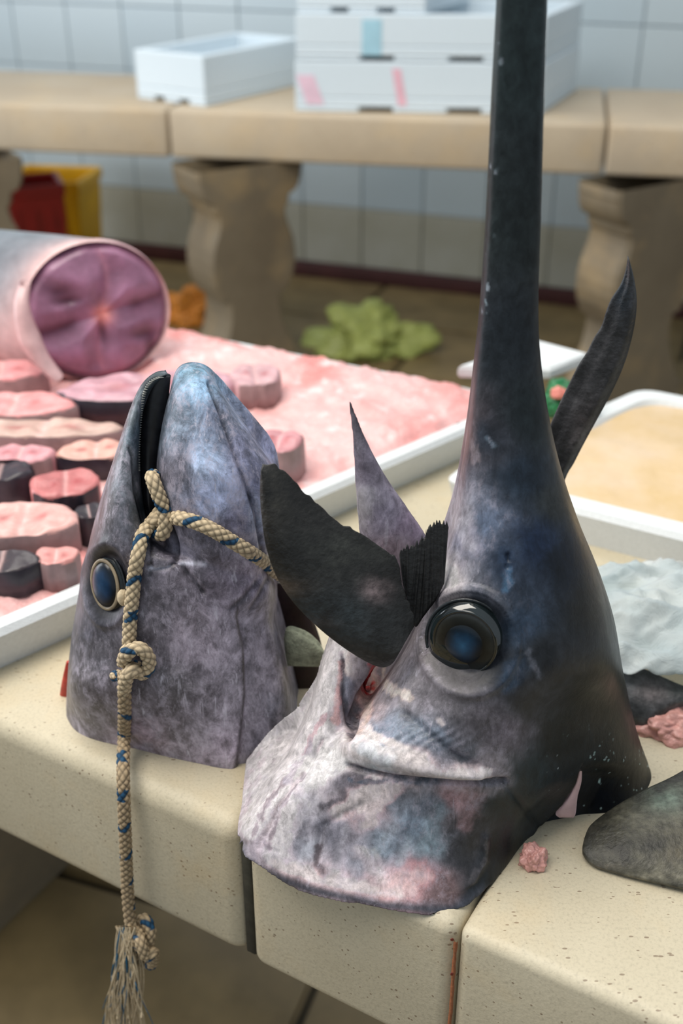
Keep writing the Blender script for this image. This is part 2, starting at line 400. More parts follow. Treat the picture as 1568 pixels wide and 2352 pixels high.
# foam boxes on the bench
def foam_box(name, label, c, ax, ay, lx, ly, lz, zb, lid=False, group=None):
    t_ = thing(name, label, 'foam box', (c[0], c[1], zb), group)
    wth = .028; o = np.array([c[0], c[1], zb]); ax = np.asarray(ax); ay = np.asarray(ay)
    V = []; F = []
    def blk(x0, x1, y0, y1, z0, z1):
        b = len(V)
        for z in (z0, z1):
            for x, y in ((x0, y0), (x1, y0), (x1, y1), (x0, y1)): V.append(o+ax*x+ay*y+np.array([0, 0, z]))
        for q in ((0, 3, 2, 1), (4, 5, 6, 7), (0, 1, 5, 4), (1, 2, 6, 5), (2, 3, 7, 6), (3, 0, 4, 7)): F.append([b+i for i in q])
    # feet leave notches under the box
    for f0, f1 in ((0, .26), (.40, .62), (.76, 1.0)): blk(lx*f0, lx*f1, .0, ly, 0, .014)
    blk(0, lx, 0, ly, .014, .04)
    for x0, x1, y0, y1 in ((0, lx, 0, wth), (0, lx, ly-wth, ly), (0, wth, wth, ly-wth), (lx-wth, lx, wth, ly-wth)): blk(x0, x1, y0, y1, .04, lz)
    ob = meshobj('box_body', V, F, M['foam'], t_, smooth=False)
    b2 = ob.modifiers.new('b', 'BEVEL'); b2.width = .004; b2.segments = 2; b2.limit_method = 'ANGLE'
    if lid:
        V.clear(); F.clear(); blk(-.004, lx+.004, -.004, ly+.004, lz, lz+.022); meshobj('lid', V, F, M['foam'], t_, smooth=False)
    return t_
BX = np.array([.997, -.08, 0]); BX /= np.linalg.norm(BX); BY = np.array([-BX[1], BX[0], 0])
pA = at_z(316, 226, ZT); pB = at_z(472, 246, ZT); ax = (pB-pA)/np.linalg.norm(pB-pA); ay = np.array([-ax[1], ax[0], 0])
foam_box('foam_box', 'low open white foam box alone on the stone bench', pA, ax, ay, .27, .50, .142, ZT)
pS = at_z(678, 256, ZT); pT = at_z(1240, 265, ZT); bx = (pT-pS)/np.linalg.norm(pT-pS); by = np.array([math.cos(math.radians(67)), math.sin(math.radians(67)), 0]); bw = np.linalg.norm(pT-pS)
s1 = foam_box('foam_box', 'white foam box with pink stripes at the bottom of the stack', pS, bx, by, bw, .46, .138, ZT+.001)
s2 = foam_box('foam_box', 'white foam box with a pale blue label on top of the pink striped one', pS+bx*.004, bx, by, bw-.008, .46, .124, ZT+.140)
s3 = foam_box('foam_box', 'topmost shorter white foam box of the stack, above the blue labelled box', pS+bx*.006+by*.01, bx, by, .36, .40, .15, ZT+.265)
def decal(name, box, x0, x1, z0, z1, mat, skew=0.0):
    o = np.array(box.location); q = []
    for d in (-.0015, .004):
        for x, z in ((x0, z0), (x1, z0), (x1-skew, z1), (x0-skew, z1)): q.append(o+bx*x+by*d+np.array([0, 0, z]))
    F = [[0, 1, 2, 3], [4, 7, 6, 5], [0, 4, 5, 1], [1, 5, 6, 2], [2, 6, 7, 3], [3, 7, 4, 0]]
    return meshobj(name, q, F, mat, box, smooth=False)
decal('printed_stripe', s1, .035, .085, .02, .10, M['pinkink'], .03); decal('printed_stripe', s1, .30, .325, .02, .12, M['redink'], .02)
decal('printed_label', s2, .19, .245, .016, .11, M['blueink'])

# crates by the wall
def crate(name, label, c, ang, lx, ly, lz, mat, tilt=0.0, grp=None):
    """open plastic bin: four ribbed walls, floor and rolled rim"""
    t_ = thing(name, label, 'crate', c); t_.rotation_euler = (tilt, 0, ang)
    bm = bmesh.new(); tp = .86
    def ring(s, z, ins=0.0): return [bm.verts.new(((sx*(lx/2*s-ins)), sy*(ly/2*s-ins), z)) for sx, sy in ((-1, -1), (1, -1), (1, 1), (-1, 1))]
    rs = [ring(tp, 0), ring(tp+.04, lz*.25), ring(tp+.09, lz*.62), ring(1, lz), ring(1.06, lz), ring(1.06, lz-.035)]
    rs = [ring(tp, .012, .01), ring(1, lz, .012), ring(1.0, lz+.006, .004), ring(1.05, lz+.004), ring(1.05, lz-.035), ring(.995, lz-.035), ring(tp+.09, lz*.62), ring(tp+.08, lz*.6), ring(tp, 0)]
    for a, b in zip(rs[:-1], rs[1:]):
        for k in range(4): bm.faces.new((a[k], a[(k+1) % 4], b[(k+1) % 4], b[k]))
    bm.faces.new(rs[0][::-1]); bm.faces.new(rs[-1])
    bmesh.ops.recalc_face_normals(bm, faces=bm.faces); me = bpy.data.meshes.new('bin_body'); bm.to_mesh(me); bm.free()
    o = newobj('bin_body', me, mat, t_); b2 = o.modifiers.new('b', 'BEVEL'); b2.width = .012; b2.segments = 3
    for sx in (-1, 1):
        for k in range(3):
            rb = bmesh.new(); bmesh.ops.create_cube(rb, size=1)
            for v in rb.verts: v.co = Vector((v.co.x*.012+(k-1)*lx*.28, v.co.y*.012+sx*ly/2*.955, v.co.z*lz*.8+lz*.45))
            me = bpy.data.meshes.new('rib'); rb.to_mesh(me); rb.free(); newobj('rib', me, mat, t_)
    return t_
p = at_z(140, 650, 0); crate('plastic_crate', 'yellow plastic crate standing by the tiled wall', (p[0]+.02, p[1]-.02, 0), math.radians(-8), .30, .26, .44, M['yellow'])
p = at_z(120, 720, 0); crate('plastic_crate', 'dark red plastic crate in front of the yellow one', (p[0]-.02, p[1]-.02, 0), math.radians(20), .22, .20, .50, M['red'])
def crumple(name, label, cat, c, rx, ry, rz, mat, seed, amp=.35, sc=6.0, parent=None, seg=40):
    bm = bmesh.new(); bmesh.ops.create_icosphere(bm, subdivisions=5 if seg > 30 else 4, radius=1)
    for v in bm.verts:
        d = v.co.copy(); k = 1+amp*(mn.noise(d*1.6+Vector((seed, 0, 0)))+.55*abs(mn.noise(d*sc*.6+Vector((0, seed, 0))))+.28*mn.noise(d*sc+Vector((0, 0, seed))))
        v.co = Vector((d.x*rx*k, d.y*ry*k, max(d.z*rz*k, -rz*.55)+rz*.55))
    me = bpy.data.meshes.new(name); bm.to_mesh(me); bm.free(); me.polygons.foreach_set('use_smooth', [True]*len(me.polygons))
    o = newobj(name, me, mat, parent); o.location = c if parent is None else np.asarray(c)-np.array(parent.location)
    if parent is None: tag(o, label, cat)
    return o
p = at_z(440, 735, 0); crumple('plastic_bag', 'crumpled orange plastic bag on the floor beside a bench pedestal', 'bag', p, .09, .08, .075, M['orange'], 3.1, .5)
p = at_z(850, 800, 0); crumple('plastic_bag', 'crumpled lime green plastic bag on the floor under the bench', 'bag', p, .155, .11, .085, M['lime'], 8.4, .75, 5)

# ------------------------------------------------------------------ trays on the counter
TE = np.array([.736, .677, 0]); TP = np.array([.236, 1.276, 0]); TB = np.array([-.885, .466, 0])
def tray(name, label, corners, z, h, wth, mat, rake=.012):
    """open foam tray with sloped rim, corners counter-clockwise from above"""
    C_ = np.array(corners, float)[:, :2]; cen = C_.mean(0); t_ = thing(name, label, 'tray', (cen[0], cen[1], z))
    def off(d):
        out = []; n = len(C_)
        for i in range(n):
            a, b, c = C_[i-1], C_[i], C_[(i+1) % n]; d1 = (b-a)/np.linalg.norm(b-a); d2 = (c-b)/np.linalg.norm(c-b)
            n1 = np.array([-d1[1], d1[0]]); n2 = np.array([-d2[1], d2[0]]); bis = n1+n2; bis /= (bis@n1); out.append(b+bis*d)
        return np.array(out)
    def rounded(d, r=.025, k=5):
        P = off(d); out = []; n = len(P)
        for i in range(n):
            a, b, c = P[i-1], P[i], P[(i+1) % n]; d1 = (a-b)/np.linalg.norm(a-b); d2 = (c-b)/np.linalg.norm(c-b)
            for q in np.linspace(0, 1, k): out.append((b+d1*r)*(1-q)**2+2*b*q*(1-q)+(b+d2*r)*q*q)
        return np.array(out)
    lv = [(.0, rake), (h*.5, rake*.5), (h-.006, 0), (h, .004), (h, wth-.004), (h-.006, wth), (.014, wth+.006)]
    V = []; F = []
    for zz, d in lv:
        for q in rounded(d): V.append([q[0], q[1], z+zz])
    m = 20
    for l in range(len(lv)-1):
        for k in range(m): F.append([l*m+k, l*m+(k+1) % m, (l+1)*m+(k+1) % m, (l+1)*m+k])
    F.append(list(range(m))[::-1]); F.append([(len(lv)-1)*m+k for k in range(m)])
    o = meshobj('tray_shell', V, F, mat, t_, smooth=True)
    try: o.data.set_sharp_from_angle(angle=math.radians(40))
    except Exception: pass
    return t_, rounded(wth+.002)
fl_ = TP-TE*.80
tray1, inner = tray('foam_tray', 'large white foam tray of pink ice holding the fish steaks', [fl_, TP, TP+TB*.95, fl_+TB*.95], ZT, .046, .022, M['foam_near'])
# pink ice bed: a mound inside the rim
LC = at_y(226, 718, 1.36); LA = np.array([-.86, .50, -.03]); LA /= np.linalg.norm(LA); LR = .092
NI, NJ = 150, 200; V = []; a0 = fl_; 
A = np.linspace(0.035, .965, NI)
for i, a in enumerate(np.linspace(.02, .985, NI)):
    for b in np.linspace(.02, .99, NJ):
        p = fl_+TE*.80*a+TB*.95*b; edge = min(a*.80, (1-a)*.80+.006, b*.95, (1-b)*.95)
        hgt = .030+.012*min(1, edge/.05)+.018*sm(.5, 1.0, a)*min(1, edge/.03)
        pv = Vector((p[0], p[1], 0)); hgt += .006*mn.noise(pv*28)+.004*mn.noise(pv*75)+.0025*mn.noise(pv*160)
        zz = ZT+hgt; dq = p-LC; l_ = dq@LA; dd_ = abs(dq[0]*LA[1]-dq[1]*LA[0])/math.hypot(LA[0], LA[1])
        if -.06 < l_ < .46 and dd_ < LR*.98:             # the heavy loin has pressed a trough into the ice
            zl = LC[2]+LA[2]*max(l_, 0)-math.sqrt(LR**2-dd_**2)*(1-.10*float(sm(0, .3, max(l_, 0))))+.0025
            k_ = float(sm(-.06, -.012, l_)); zz = min(zz, zl*k_+zz*(1-k_))
        V.append([p[0], p[1], zz])
V = np.array(V); F = [[i*NJ+j, (i+1)*NJ+j, (i+1)*NJ+j+1, i*NJ+j+1] for i in range(NI-1) for j in range(NJ-1)]
n1 = fbm(V, 9, 3); n2 = fbm(V, 60, 2, 5.); n3 = fbm(V, 22, 3, 9.)
c = np.repeat(lin((230, 180, 178))[None], len(V), 0); k = sm(-.1, .7, n1)[:, None]; c = c*(1-k)+lin((220, 140, 136))*k
k = sm(.25, .8, n2+.4*n3)[:, None]*.75; c = c*(1-k)+lin((238, 214, 214))*k
meshobj('pink_ice', V, F, M['ice'], tray1, col=c)
iceBVH = BVHTree.FromPolygons([Vector(v) for v in V], F)
# right tray
q0 = at_z(1006, 1165, ZT); q1 = at_z(1375, 1262, ZT); e = (q1-q0)/np.linalg.norm(q1-q0); en = np.array([-e[1], e[0], 0]); q1 = q0+e*.62
tray2, inn2 = tray('foam_tray', 'white foam tray with a yellow-brown stained lining', [q0, q1, q1+e*.12+en*.345, q0+e*.12+en*.345], ZT, .040, .03, M['foam_near'], .004)
def grid_patch(name, o, ex, ey, lx, ly, z, amp, sc, mat, parent, n=60, dome=0.0):
    V = []
    for a in np.linspace(0, 1, n):
        for b in np.linspace(0, 1, n):
            p = np.asarray(o)+np.asarray(ex)*lx*a+np.asarray(ey)*ly*b; pv = Vector(p)
            V.append([p[0], p[1], z+amp*(mn.noise(pv*sc)+.5*mn.noise(pv*sc*2.3))+dome*math.sin(math.pi*a)*math.sin(math.pi*b)])
    F = [[i*n+j, (i+1)*n+j, (i+1)*n+j+1, i*n+j+1] for i in range(n-1) for j in range(n-1)]
    return meshobj(name, V, F, mat, parent)
eo = (en*.345+e*.12)/math.hypot(.345, .12); grid_patch('stained_lining', q0+e*.038+en*.026, e, eo, .555, .308, ZT+.034, .003, 14, M['liner'], tray2, dome=.016)
lq = [at_z(x, y, ZT+.062) for x, y in ((1050, 868), (1262, 874), (1350, 838), (1232, 806))]
lc = sum(lq)/4; lid_ = thing('foam_sheet', 'flat white foam sheet lying across the tray corner behind the sword', 'foam sheet', (lc[0], lc[1], ZT+.062))
V = []; F = []
for dz_, ins_ in ((0, .004), (.004, 0), (.012, 0), (.016, .004), (.016, .02), (.011, .026)):
    for q in lq: V.append(q+(lc-q)/np.linalg.norm(lc-q)*ins_+np.array([0, 0, dz_]))
for l in range(5):
    for k in range(4): F.append([l*4+k, l*4+(k+1) % 4, l*4+4+(k+1) % 4, l*4+4+k])
F += [[3, 2, 1, 0], [20, 21, 22, 23]]
meshobj('sheet_panel', V, F, M['foam_near'], lid_, smooth=False)
pg = at_z(1300, 945, ZT+.040); pg[1] -= .004; ZG = ZT+.039
gb = thing('plastic_bag', 'shiny green plastic bag with a coral patch behind the sword', 'bag', (pg[0], pg[1], ZG))
crumple('bag_film', '', '', (pg[0], pg[1], ZG), .030, .026, .028, M['green'], 2.2, .4, 6, gb)
crumple('coral_patch', '', '', (pg[0]-.016, pg[1]-.018, ZG+.030), .010, .008, .008, M['coral'], 1.2, .2, 4, gb, 10)

# ------------------------------------------------------------------ tuna trunk and steaks
def trunk():
    ax = np.array([-.86, .50, -.03]); ax /= np.linalg.norm(ax); cen = at_y(226, 718, 1.36); R = .092
    fn = np.array([-.42, .90, -.12]); fn /= np.linalg.norm(fn)
    sx = np.cross(fn, [0, 0, 1]); sx /= np.linalg.norm(sx); up = np.cross(sx, fn)
    t_ = thing('fish_loin', 'thick cut tuna trunk with mauve flesh lying on the pink ice', 'fish piece', cen-np.array([0, 0, R]))
    nr, na = 40, 128; V = []; C_ = []
    for i in range(nr):
        r = i/(nr-1)
        for k in range(na):
            a = 2*math.pi*k/na; rr = 1+.03*math.cos(2*a)
            x = r*math.cos(a)*rr; y = r*math.sin(a)*rr
            # four muscle lobes parted by dark lines through the backbone
            x2, y2 = x-.05, y+.02; ang = math.atan2(y2, x2); d = math.hypot(x2, y2)
            gl = abs(x2-.12*math.sin(3*y2)); gh = abs(y2-.18*x2)
            lob = min(gl, gh); nn = mn.noise(Vector((x*3, y*3, 2)))
            bulge = .010*min(1, lob/.25)*(1-r**3)+.004*nn-.012*max(0, r-.85)/.15
            P = cen+sx*x*R+up*y*R-fn*bulge*1.2; V.append(P)
            cc = np.array(lin((146, 104, 130)))*(1+.4*nn)
            dk = math.exp(-((gh)/.10)**2)*sm(.28, .5, d)*(1-sm(.85, .97, r)); cc = cc*(1-.8*dk)+np.array(lin((74, 26, 48)))*.8*dk
            g2 = math.exp(-(gl/.05)**2)*.5*(1-sm(.8, .95, r)); cc = cc*(1-g2)+np.array(lin((186, 128, 148)))*g2
            for qx, qy, rx_, ry_ in ((-.50, .36, .26, .13), (-.42, .22, .2, .06), (.56, -.36, .24, .10), (.66, -.55, .10, .2), (.02, -.25, .05, .2)):
                g3 = .8*math.exp(-((x-qx)/rx_)**2-((y-qy)/ry_)**2); cc = cc*(1-g3)+np.array(lin((64, 22, 42)))*g3; P = P+fn*.006*g3; V[-1] = P
            bn = math.exp(-(d/.13)**2); cc = cc*(1-bn)+np.array(lin((232, 146, 138)))*bn
            rm = sm(.93, 1, r); cc = cc*(1-rm)+np.array(lin((214, 176, 180)))*rm
            C_.append(np.clip(cc, 0, 1))
    F = [[i*na+k, i*na+(k+1) % na, (i+1)*na+(k+1) % na, (i+1)*na+k] for i in range(nr-1) for k in range(na)]
    meshobj('cut_face', V, F, M['flesh'], t_, col=np.array(C_))
    V = []; C_ = []; nl = 40
    for i in range(nl):
        l = i/(nl-1)*.38
        for k in range(na):
            a = 2*math.pi*k/na; rr = (1+.03*math.cos(2*a))*(1-.10*sm(0, .3, l))*(1-.02*math.exp(-l/.004))
            P = cen+sx*math.cos(a)*rr*R+up*math.sin(a)*rr*R+ax*(l+.006*max(0, 0)); V.append(P)
            top = math.sin(a); cc = np.array(lin((190, 172, 172)))*(1-sm(-.3, .6, top))+np.array(lin((112, 118, 126)))*sm(-.3, .6, top)
            n_ = mn.noise(Vector(P)*40); cc = cc*(1+.15*n_); rim = math.exp(-l/.02); cc = cc*(1-rim)+np.array(lin((226, 186, 184)))*rim
            C_.append(np.clip(cc, 0, 1))
    F = [[i*na+k, (i+1)*na+k, (i+1)*na+(k+1) % na, i*na+(k+1) % na] for i in range(nl-1) for k in range(na)]
    c0 = len(V); V.append(cen+ax*.38); C_.append(lin((190, 170, 172))); F += [[(nl-1)*na+k, c0, (nl-1)*na+(k+1) % na] for k in range(na)]
    meshobj('skin', V, F, M['flesh'], t_, col=np.array(C_))
    # belly flap edge in front of the cut
    ln = resample([at_y(58, 650, 1.30), at_y(50, 700, 1.285), at_y(62, 760, 1.28), at_y(92, 820, 1.275), at_y(130, 865, 1.27)], 40)
    V = []; F = []
    for i, p in enumerate(ln):
        r = .010*(1-abs(i/39-.55)*.9)
        for k in range(10):
            a = 2*math.pi*k/10; V.append(p+np.array([math.cos(a)*r*1.3, math.sin(a)*r*1.6, math.sin(a)*r*.4]))
    F = [[i*10+k, i*10+(k+1) % 10, (i+1)*10+(k+1) % 10, (i+1)*10+k] for i in range(39) for k in range(10)]
    meshobj('belly_flap', V, F, M['pinkflesh'], t_)
trunk()
def steak(label, px, py, z, rx, ry, rot, th, seed, base, skin, a0, a1, tilt=0.0, dark=1.0, tdir=0.0):
    rx *= 1.04; ry *= 1.08
    for _ in range(3):
        c = at_z(px, py, z); zs = [iceBVH.ray_cast(Vector((c[0]+rx*.7*math.cos(q)*math.cos(rot), c[1]+ry*.7*math.sin(q), 2)), Vector((0, 0, -1)))[0] for q in np.linspace(0, 6.28, 9)]
        zs = [q.z for q in zs if q is not None]; z = sum(zs)/len(zs)-.001
    t_ = thing('fish_steak', label, 'fish steak', (c[0], c[1], z))
    na, nr = 72, 16
    def outline(a):
        k = 1+.10*mn.noise(Vector((math.cos(a)*1.4+seed, math.sin(a)*1.4, 0)))+.05*mn.noise(Vector((math.cos(a)*4+seed, math.sin(a)*4, 1)))
        notch = 1-.09*math.exp(-((a-math.pi*1.5)/.22)**2); k *= notch
        return rx*k*math.cos(a), ry*k*math.sin(a)
    Rm = Matrix.Rotation(rot, 3, 'Z') @ Matrix.Rotation(tilt, 3, Vector((math.cos(tdir), math.sin(tdir), 0)))
    lum_ = sum(base)/3; base = tuple(lum_+(q-lum_)*.78 for q in base); V = []; C_ = []; bs = np.array(lin(base)); bd = np.array(lin((150, 40, 48)))
    for i in range(nr):
        r = i/(nr-1)
        for k in range(na):
            a = 2*math.pi*k/na; x, y = outline(a); x *= r; y *= r
            n_ = mn.noise(Vector((x*60, y*60, seed))); ring = .5+.5*math.sin(38*r+3*n_)
            V.append((x, y, th+.0035*n_-.004*max(0, r-.9)/.1-.003*math.exp(-(x/.006)**2)))
            cc = bs*(1+.18*n_+.12*ring); d = math.exp(-((abs(x)-rx*.35)/(rx*.16))**2-(y/(ry*.22))**2)*dark; cc = cc*(1-.6*d)+bd*.6*d
            w_ = math.exp(-(x/(rx*.06))**2)*.5; cc = cc*(1-w_)+np.array(lin((232, 190, 186)))*w_; C_.append(np.clip(cc, 0, 1))
    for r, zz in ((1.0, .0),):
        for k in range(na):
            a = 2*math.pi*k/na; x, y = outline(a); V.append((x, y, zz)); C_.append(bs*.9)
    F = [[i*na+k, (i+1)*na+k, (i+1)*na+(k+1) % na, i*na+(k+1) % na] for i in range(nr) for k in range(na)]
    V = [tuple(Rm @ Vector(v)) for v in V]
    o = meshobj('flesh', np.array(V)+np.array(t_.location), F, M['flesh'], t_, col=np.array(C_))
    V = []; m = 40
    for k in range(m):
        a = a0+(a1-a0)*k/(m-1); x, y = outline(a); tp = min(1, 6*min(k, m-1-k)/(m-1))
        for f, zz in ((1.0, .0), (1.02+.015*tp, 0), (1.02+.025*tp, th*.5), (1.015, th-.005), (.985, th-.002)): V.append(tuple(Rm @ Vector((x*f, y*f, zz))))
    F = [[k*5+j, (k+1)*5+j, (k+1)*5+j+1, k*5+j+1] for k in range(m-1) for j in range(4)]
    meshobj('skin', np.array(V)+np.array(t_.location), F, skin, t_)
    return t_
PI = math.pi; SD, ST = M['steakskin'], M['steaktan']
steak('long pink fish steak with a black skin edge behind the tuna snout', 345, 940, .9, .100, .036, .22, .034, 1.3, (196, 142, 156), SD, 3.0, 5.2, .05)
steak('small grey-edged fish steak at the end of the long pink steak', 588, 915, .9, .030, .030, .15, .034, 9.3, (200, 150, 156), ST, 4.0, 7.2, .06)
steak('salmon pink fish steak in front of the trunk belly flap', 42, 988, .9, .066, .031, .05, .036, 2.2, (230, 142, 142), ST, 3.0, 6.2, .05)
steak('wide tan-skinned fish steak in front of the salmon pink one', 110, 1042, .9, .084, .022, .0, .034, 3.7, (198, 160, 146), ST, 2.8, 6.4, .04)
steak('small round fish steak with black skin beside the tuna snout', 228, 1090, .9, .040, .021, .1, .032, 4.4, (220, 158, 142), SD, 3.0, 6.2, .05)
steak('narrow pink fish steak beside the small round one with black skin', 55, 1098, .9, .036, .020, .0, .032, 5.1, (212, 140, 148), ST, 3.3, 6.0, .05)
steak('red chunky fish steak with ragged muscle beside the tuna cheek', 160, 1182, .9, .033, .028, .2, .040, 6.6, (196, 104, 104), SD, 3.6, 6.0, .06)
steak('black-skinned fish end piece beside the ragged red steak', 12, 1160, .9, .032, .023, .1, .042, 7.2, (52, 42, 52), SD, 0, 6.28, .0, 0)
steak('broad pale pink fish steak nearest the tuna eye', 66, 1264, .9, .050, .031, .08, .038, 8.9, (222, 160, 152), ST, 3.2, 6.0, .05)
steak('flat black-skinned belly strip in front of the broad pale steak', 12, 1347, .9, .034, .018, .05, .030, 10.4, (60, 50, 56), SD, 0, 6.28, .03, 0)
steak('rosy fish steak with brown edge beside the flat black strip', 138, 1338, .9, .020, .015, .1, .034, 11.4, (216, 140, 134), ST, 3.4, 6.4, .04)
steak('reddish fish steak standing behind the black fin', 645, 1085, .9, .024, .026, -.2, .042, 12.7, (206, 132, 138), ST, 3.6, 7.0, .06)
steak('small black skin piece against the tuna forehead', 212, 1240, .9, .014, .014, .3, .036, 13.1, (48, 40, 48), SD, 0, 6.28, .05, 0)
steak('deep pink fish steak beside the trunk belly flap', 10, 905, .9, .055, .027, .1, .034, 14.6, (222, 140, 142), ST, 3, 6, .05)

# ------------------------------------------------------------------ tuna head
TY = .75
rowsA = [
 ell(346, 391, 866, .007, yR=858),
 ell(314, 350, 903, .015, yR=892),
 ell(290, 326, 962, .022),
 ell(262, 322, 1050, .033),
 ell(235, 328, 1132, .044),
 ell(214, 346, 1205, .052),
 ell(200, 405, 1265, .058, p=.7),
 ell(186, 606, 1330, .062, yR=1300, p=.62),
 ell(170, 643, 1420, .068, p=.6),
 ell(158, 668, 1510, .073, p=.58),
 ell(152, 682, 1600, .078, p=.56, v0=.006),
 [(150, 1658, .019), (168, 1686, .033), (215, 1703, .045), (300, 1722, .053), (400, 1747, .066), (480, 1763, .075), (542, 1774, .080), (610, 1761, .074), (655, 1751, .067), (684, 1690, .04), (688, 1650, .018)]]
rowsB = [
 ell(412, 462, 840, .006),
 ell(400, 482, 858, .016),
 ell(388, 512, 905, .031, p=.7),
 ell(374, 552, 960, .040, p=.65),
 ell(362, 598, 1025, .050, p=.6),
 ell(356, 637, 1085, .057, p=.6),
 ell(354, 642, 1160, .060, p=.55),
 ell(372, 628, 1240, .061, p=.5),
 ell(400, 612, 1320, .055, p=.5),
 ell(430, 600, 1400, .04, p=.5)]
pl = ((0, TY, 0), (0, -1, 0))
mA = loft(*net_points(rowsA, pl, 11, .7, 90, 40)); mB = loft(*net_points(rowsB, pl, 9, .3, 70, 34))
me = remesh([mA, mB], .0013); smooth(me, 10)
def front_px(V, Y, back):
    W = V.copy(); b = W[:, 1] > Y; bk = np.maximum(back(W[b, 0]), .25) if callable(back) else back; W[b, 1] = Y-(W[b, 1]-Y)/bk; return proj(W)
def gl(px, py, line, wd):
    d, s, pr = seg_dist(px, py, line); return np.exp(-(d/wd)**2), s, pr, d
V = getco(me); N = getno(me); px, py = front_px(V, TY, .7)
D = np.zeros(len(V))
g, s, pr, d = gl(px, py, [(548, 1385), (545, 1420), (560, 1500), (562, 1600), (552, 1690), (541, 1768)], 9)
side = seg_dist(px, py, [(548, 1385), (545, 1420), (560, 1500), (562, 1600), (552, 1690), (541, 1768)])[1]
inset = sm(0, 7, d)*(side < 0)*np.exp(-np.maximum(0, d-60)/90)*sm(1370, 1440, py)
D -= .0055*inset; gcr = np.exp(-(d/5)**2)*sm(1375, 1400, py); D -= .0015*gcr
creases = [([(392, 1215), (404, 1250), (406, 1288), (440, 1330), (466, 1362)], 6, .003), ([(340, 1300), (352, 1310), (385, 1305), (404, 1290)], 5, .0022),
 ([(482, 880), (520, 985), (556, 1090), (590, 1180), (608, 1290)], 6, .003), ([(296, 1030), (306, 1050), (312, 1130), (330, 1200)], 5, .002),
 ([(350, 1240), (345, 1320)], 4, .0012), ([(592, 1335), (560, 1375), (530, 1400)], 7, .0016), ([(615, 1330), (580, 1400)], 6, .0012), ([(575, 1140), (590, 1190), (604, 1245)], 5, .002)]
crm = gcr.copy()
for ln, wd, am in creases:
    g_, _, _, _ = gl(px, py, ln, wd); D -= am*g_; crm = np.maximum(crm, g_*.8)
ex, ey = (px-247)/44, (py-1341)/76; er = np.hypot(ex, ey); D -= .004*(1-sm(.75, 1.1, er)); D += .0022*np.exp(-((er-1.25)/.14)**2)
D += .0012*np.exp(-((np.abs(px-470)/30)**2))*sm(900, 960, py)*(1-sm(1200, 1280, py))
D *= sm(-.75, -.35, N[:, 2]); low = V[:, 2] < ZT+.004; V[low, 2] -= .0015
W_ = V+N*D[:, None]; W_[:, 2] = np.maximum(W_[:, 2], ZT-.001); setco(me, W_)
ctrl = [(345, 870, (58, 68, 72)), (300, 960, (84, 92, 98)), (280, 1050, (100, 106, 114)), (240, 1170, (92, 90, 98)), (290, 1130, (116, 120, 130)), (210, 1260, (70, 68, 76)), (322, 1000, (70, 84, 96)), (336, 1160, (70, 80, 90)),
 (440, 845, (84, 112, 130)), (455, 900, (130, 160, 190)), (400, 950, (98, 108, 122)), (500, 950, (112, 120, 142)), (560, 1030, (128, 130, 156)), (600, 1080, (122, 124, 150)), (470, 1050, (164, 182, 212)), (400, 1080, (104, 102, 114)), (485, 1150, (158, 168, 200)), (550, 1200, (124, 122, 146)), (420, 1200, (98, 94, 106)), (595, 1195, (170, 180, 205)),  # lighter bluish points paint a highlight down the lower jaw
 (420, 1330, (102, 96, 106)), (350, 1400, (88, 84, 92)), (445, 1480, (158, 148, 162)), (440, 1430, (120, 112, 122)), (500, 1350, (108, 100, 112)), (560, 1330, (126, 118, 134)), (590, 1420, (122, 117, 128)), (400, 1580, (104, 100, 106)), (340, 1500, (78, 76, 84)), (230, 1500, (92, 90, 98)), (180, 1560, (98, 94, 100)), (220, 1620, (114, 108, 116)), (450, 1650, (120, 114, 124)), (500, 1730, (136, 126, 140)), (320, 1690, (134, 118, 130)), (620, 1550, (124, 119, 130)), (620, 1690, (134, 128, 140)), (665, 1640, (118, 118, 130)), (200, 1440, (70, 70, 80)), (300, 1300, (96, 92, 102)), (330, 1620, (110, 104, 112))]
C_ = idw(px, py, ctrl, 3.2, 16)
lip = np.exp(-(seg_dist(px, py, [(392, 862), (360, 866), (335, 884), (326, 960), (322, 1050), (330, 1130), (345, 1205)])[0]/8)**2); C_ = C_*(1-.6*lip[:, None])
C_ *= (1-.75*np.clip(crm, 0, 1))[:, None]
wh = np.maximum(gl(px, py, [(412, 1292), (470, 1296)], 5)[0], gl(px, py, [(345, 1307), (385, 1302)], 5)[0]); C_ = C_*(1-wh[:, None]*.8)+lin((176, 176, 190))*wh[:, None]*.8
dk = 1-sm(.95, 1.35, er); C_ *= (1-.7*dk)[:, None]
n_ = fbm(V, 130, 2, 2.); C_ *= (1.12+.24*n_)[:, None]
cut = sm(.8545, .851, V[:, 2])
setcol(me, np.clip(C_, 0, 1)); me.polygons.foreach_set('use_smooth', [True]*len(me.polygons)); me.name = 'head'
tb = at_z(420, 1690, ZT); tb = np.array([-.135, TY, ZT+.001])
tuna = thing('tuna_head', 'grey tuna head standing snout up on the counter with a rope tied in its mouth', 'fish head', tb)
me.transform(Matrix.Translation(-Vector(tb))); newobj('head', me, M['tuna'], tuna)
tunaV = [Vector(v) for v in (getco(me)+tb)]; tunaBVH = BVHTree.FromPolygons(tunaV, [tuple(p.vertices) for p in me.polygons])
def hit(bvh, x, y):
    d = Vector(ray(x, y)).normalized(); h = bvh.ray_cast(Vector(CAM), d)
    return (np.array(h[0]), np.array(h[1])) if h[0] is not None else (None, None)
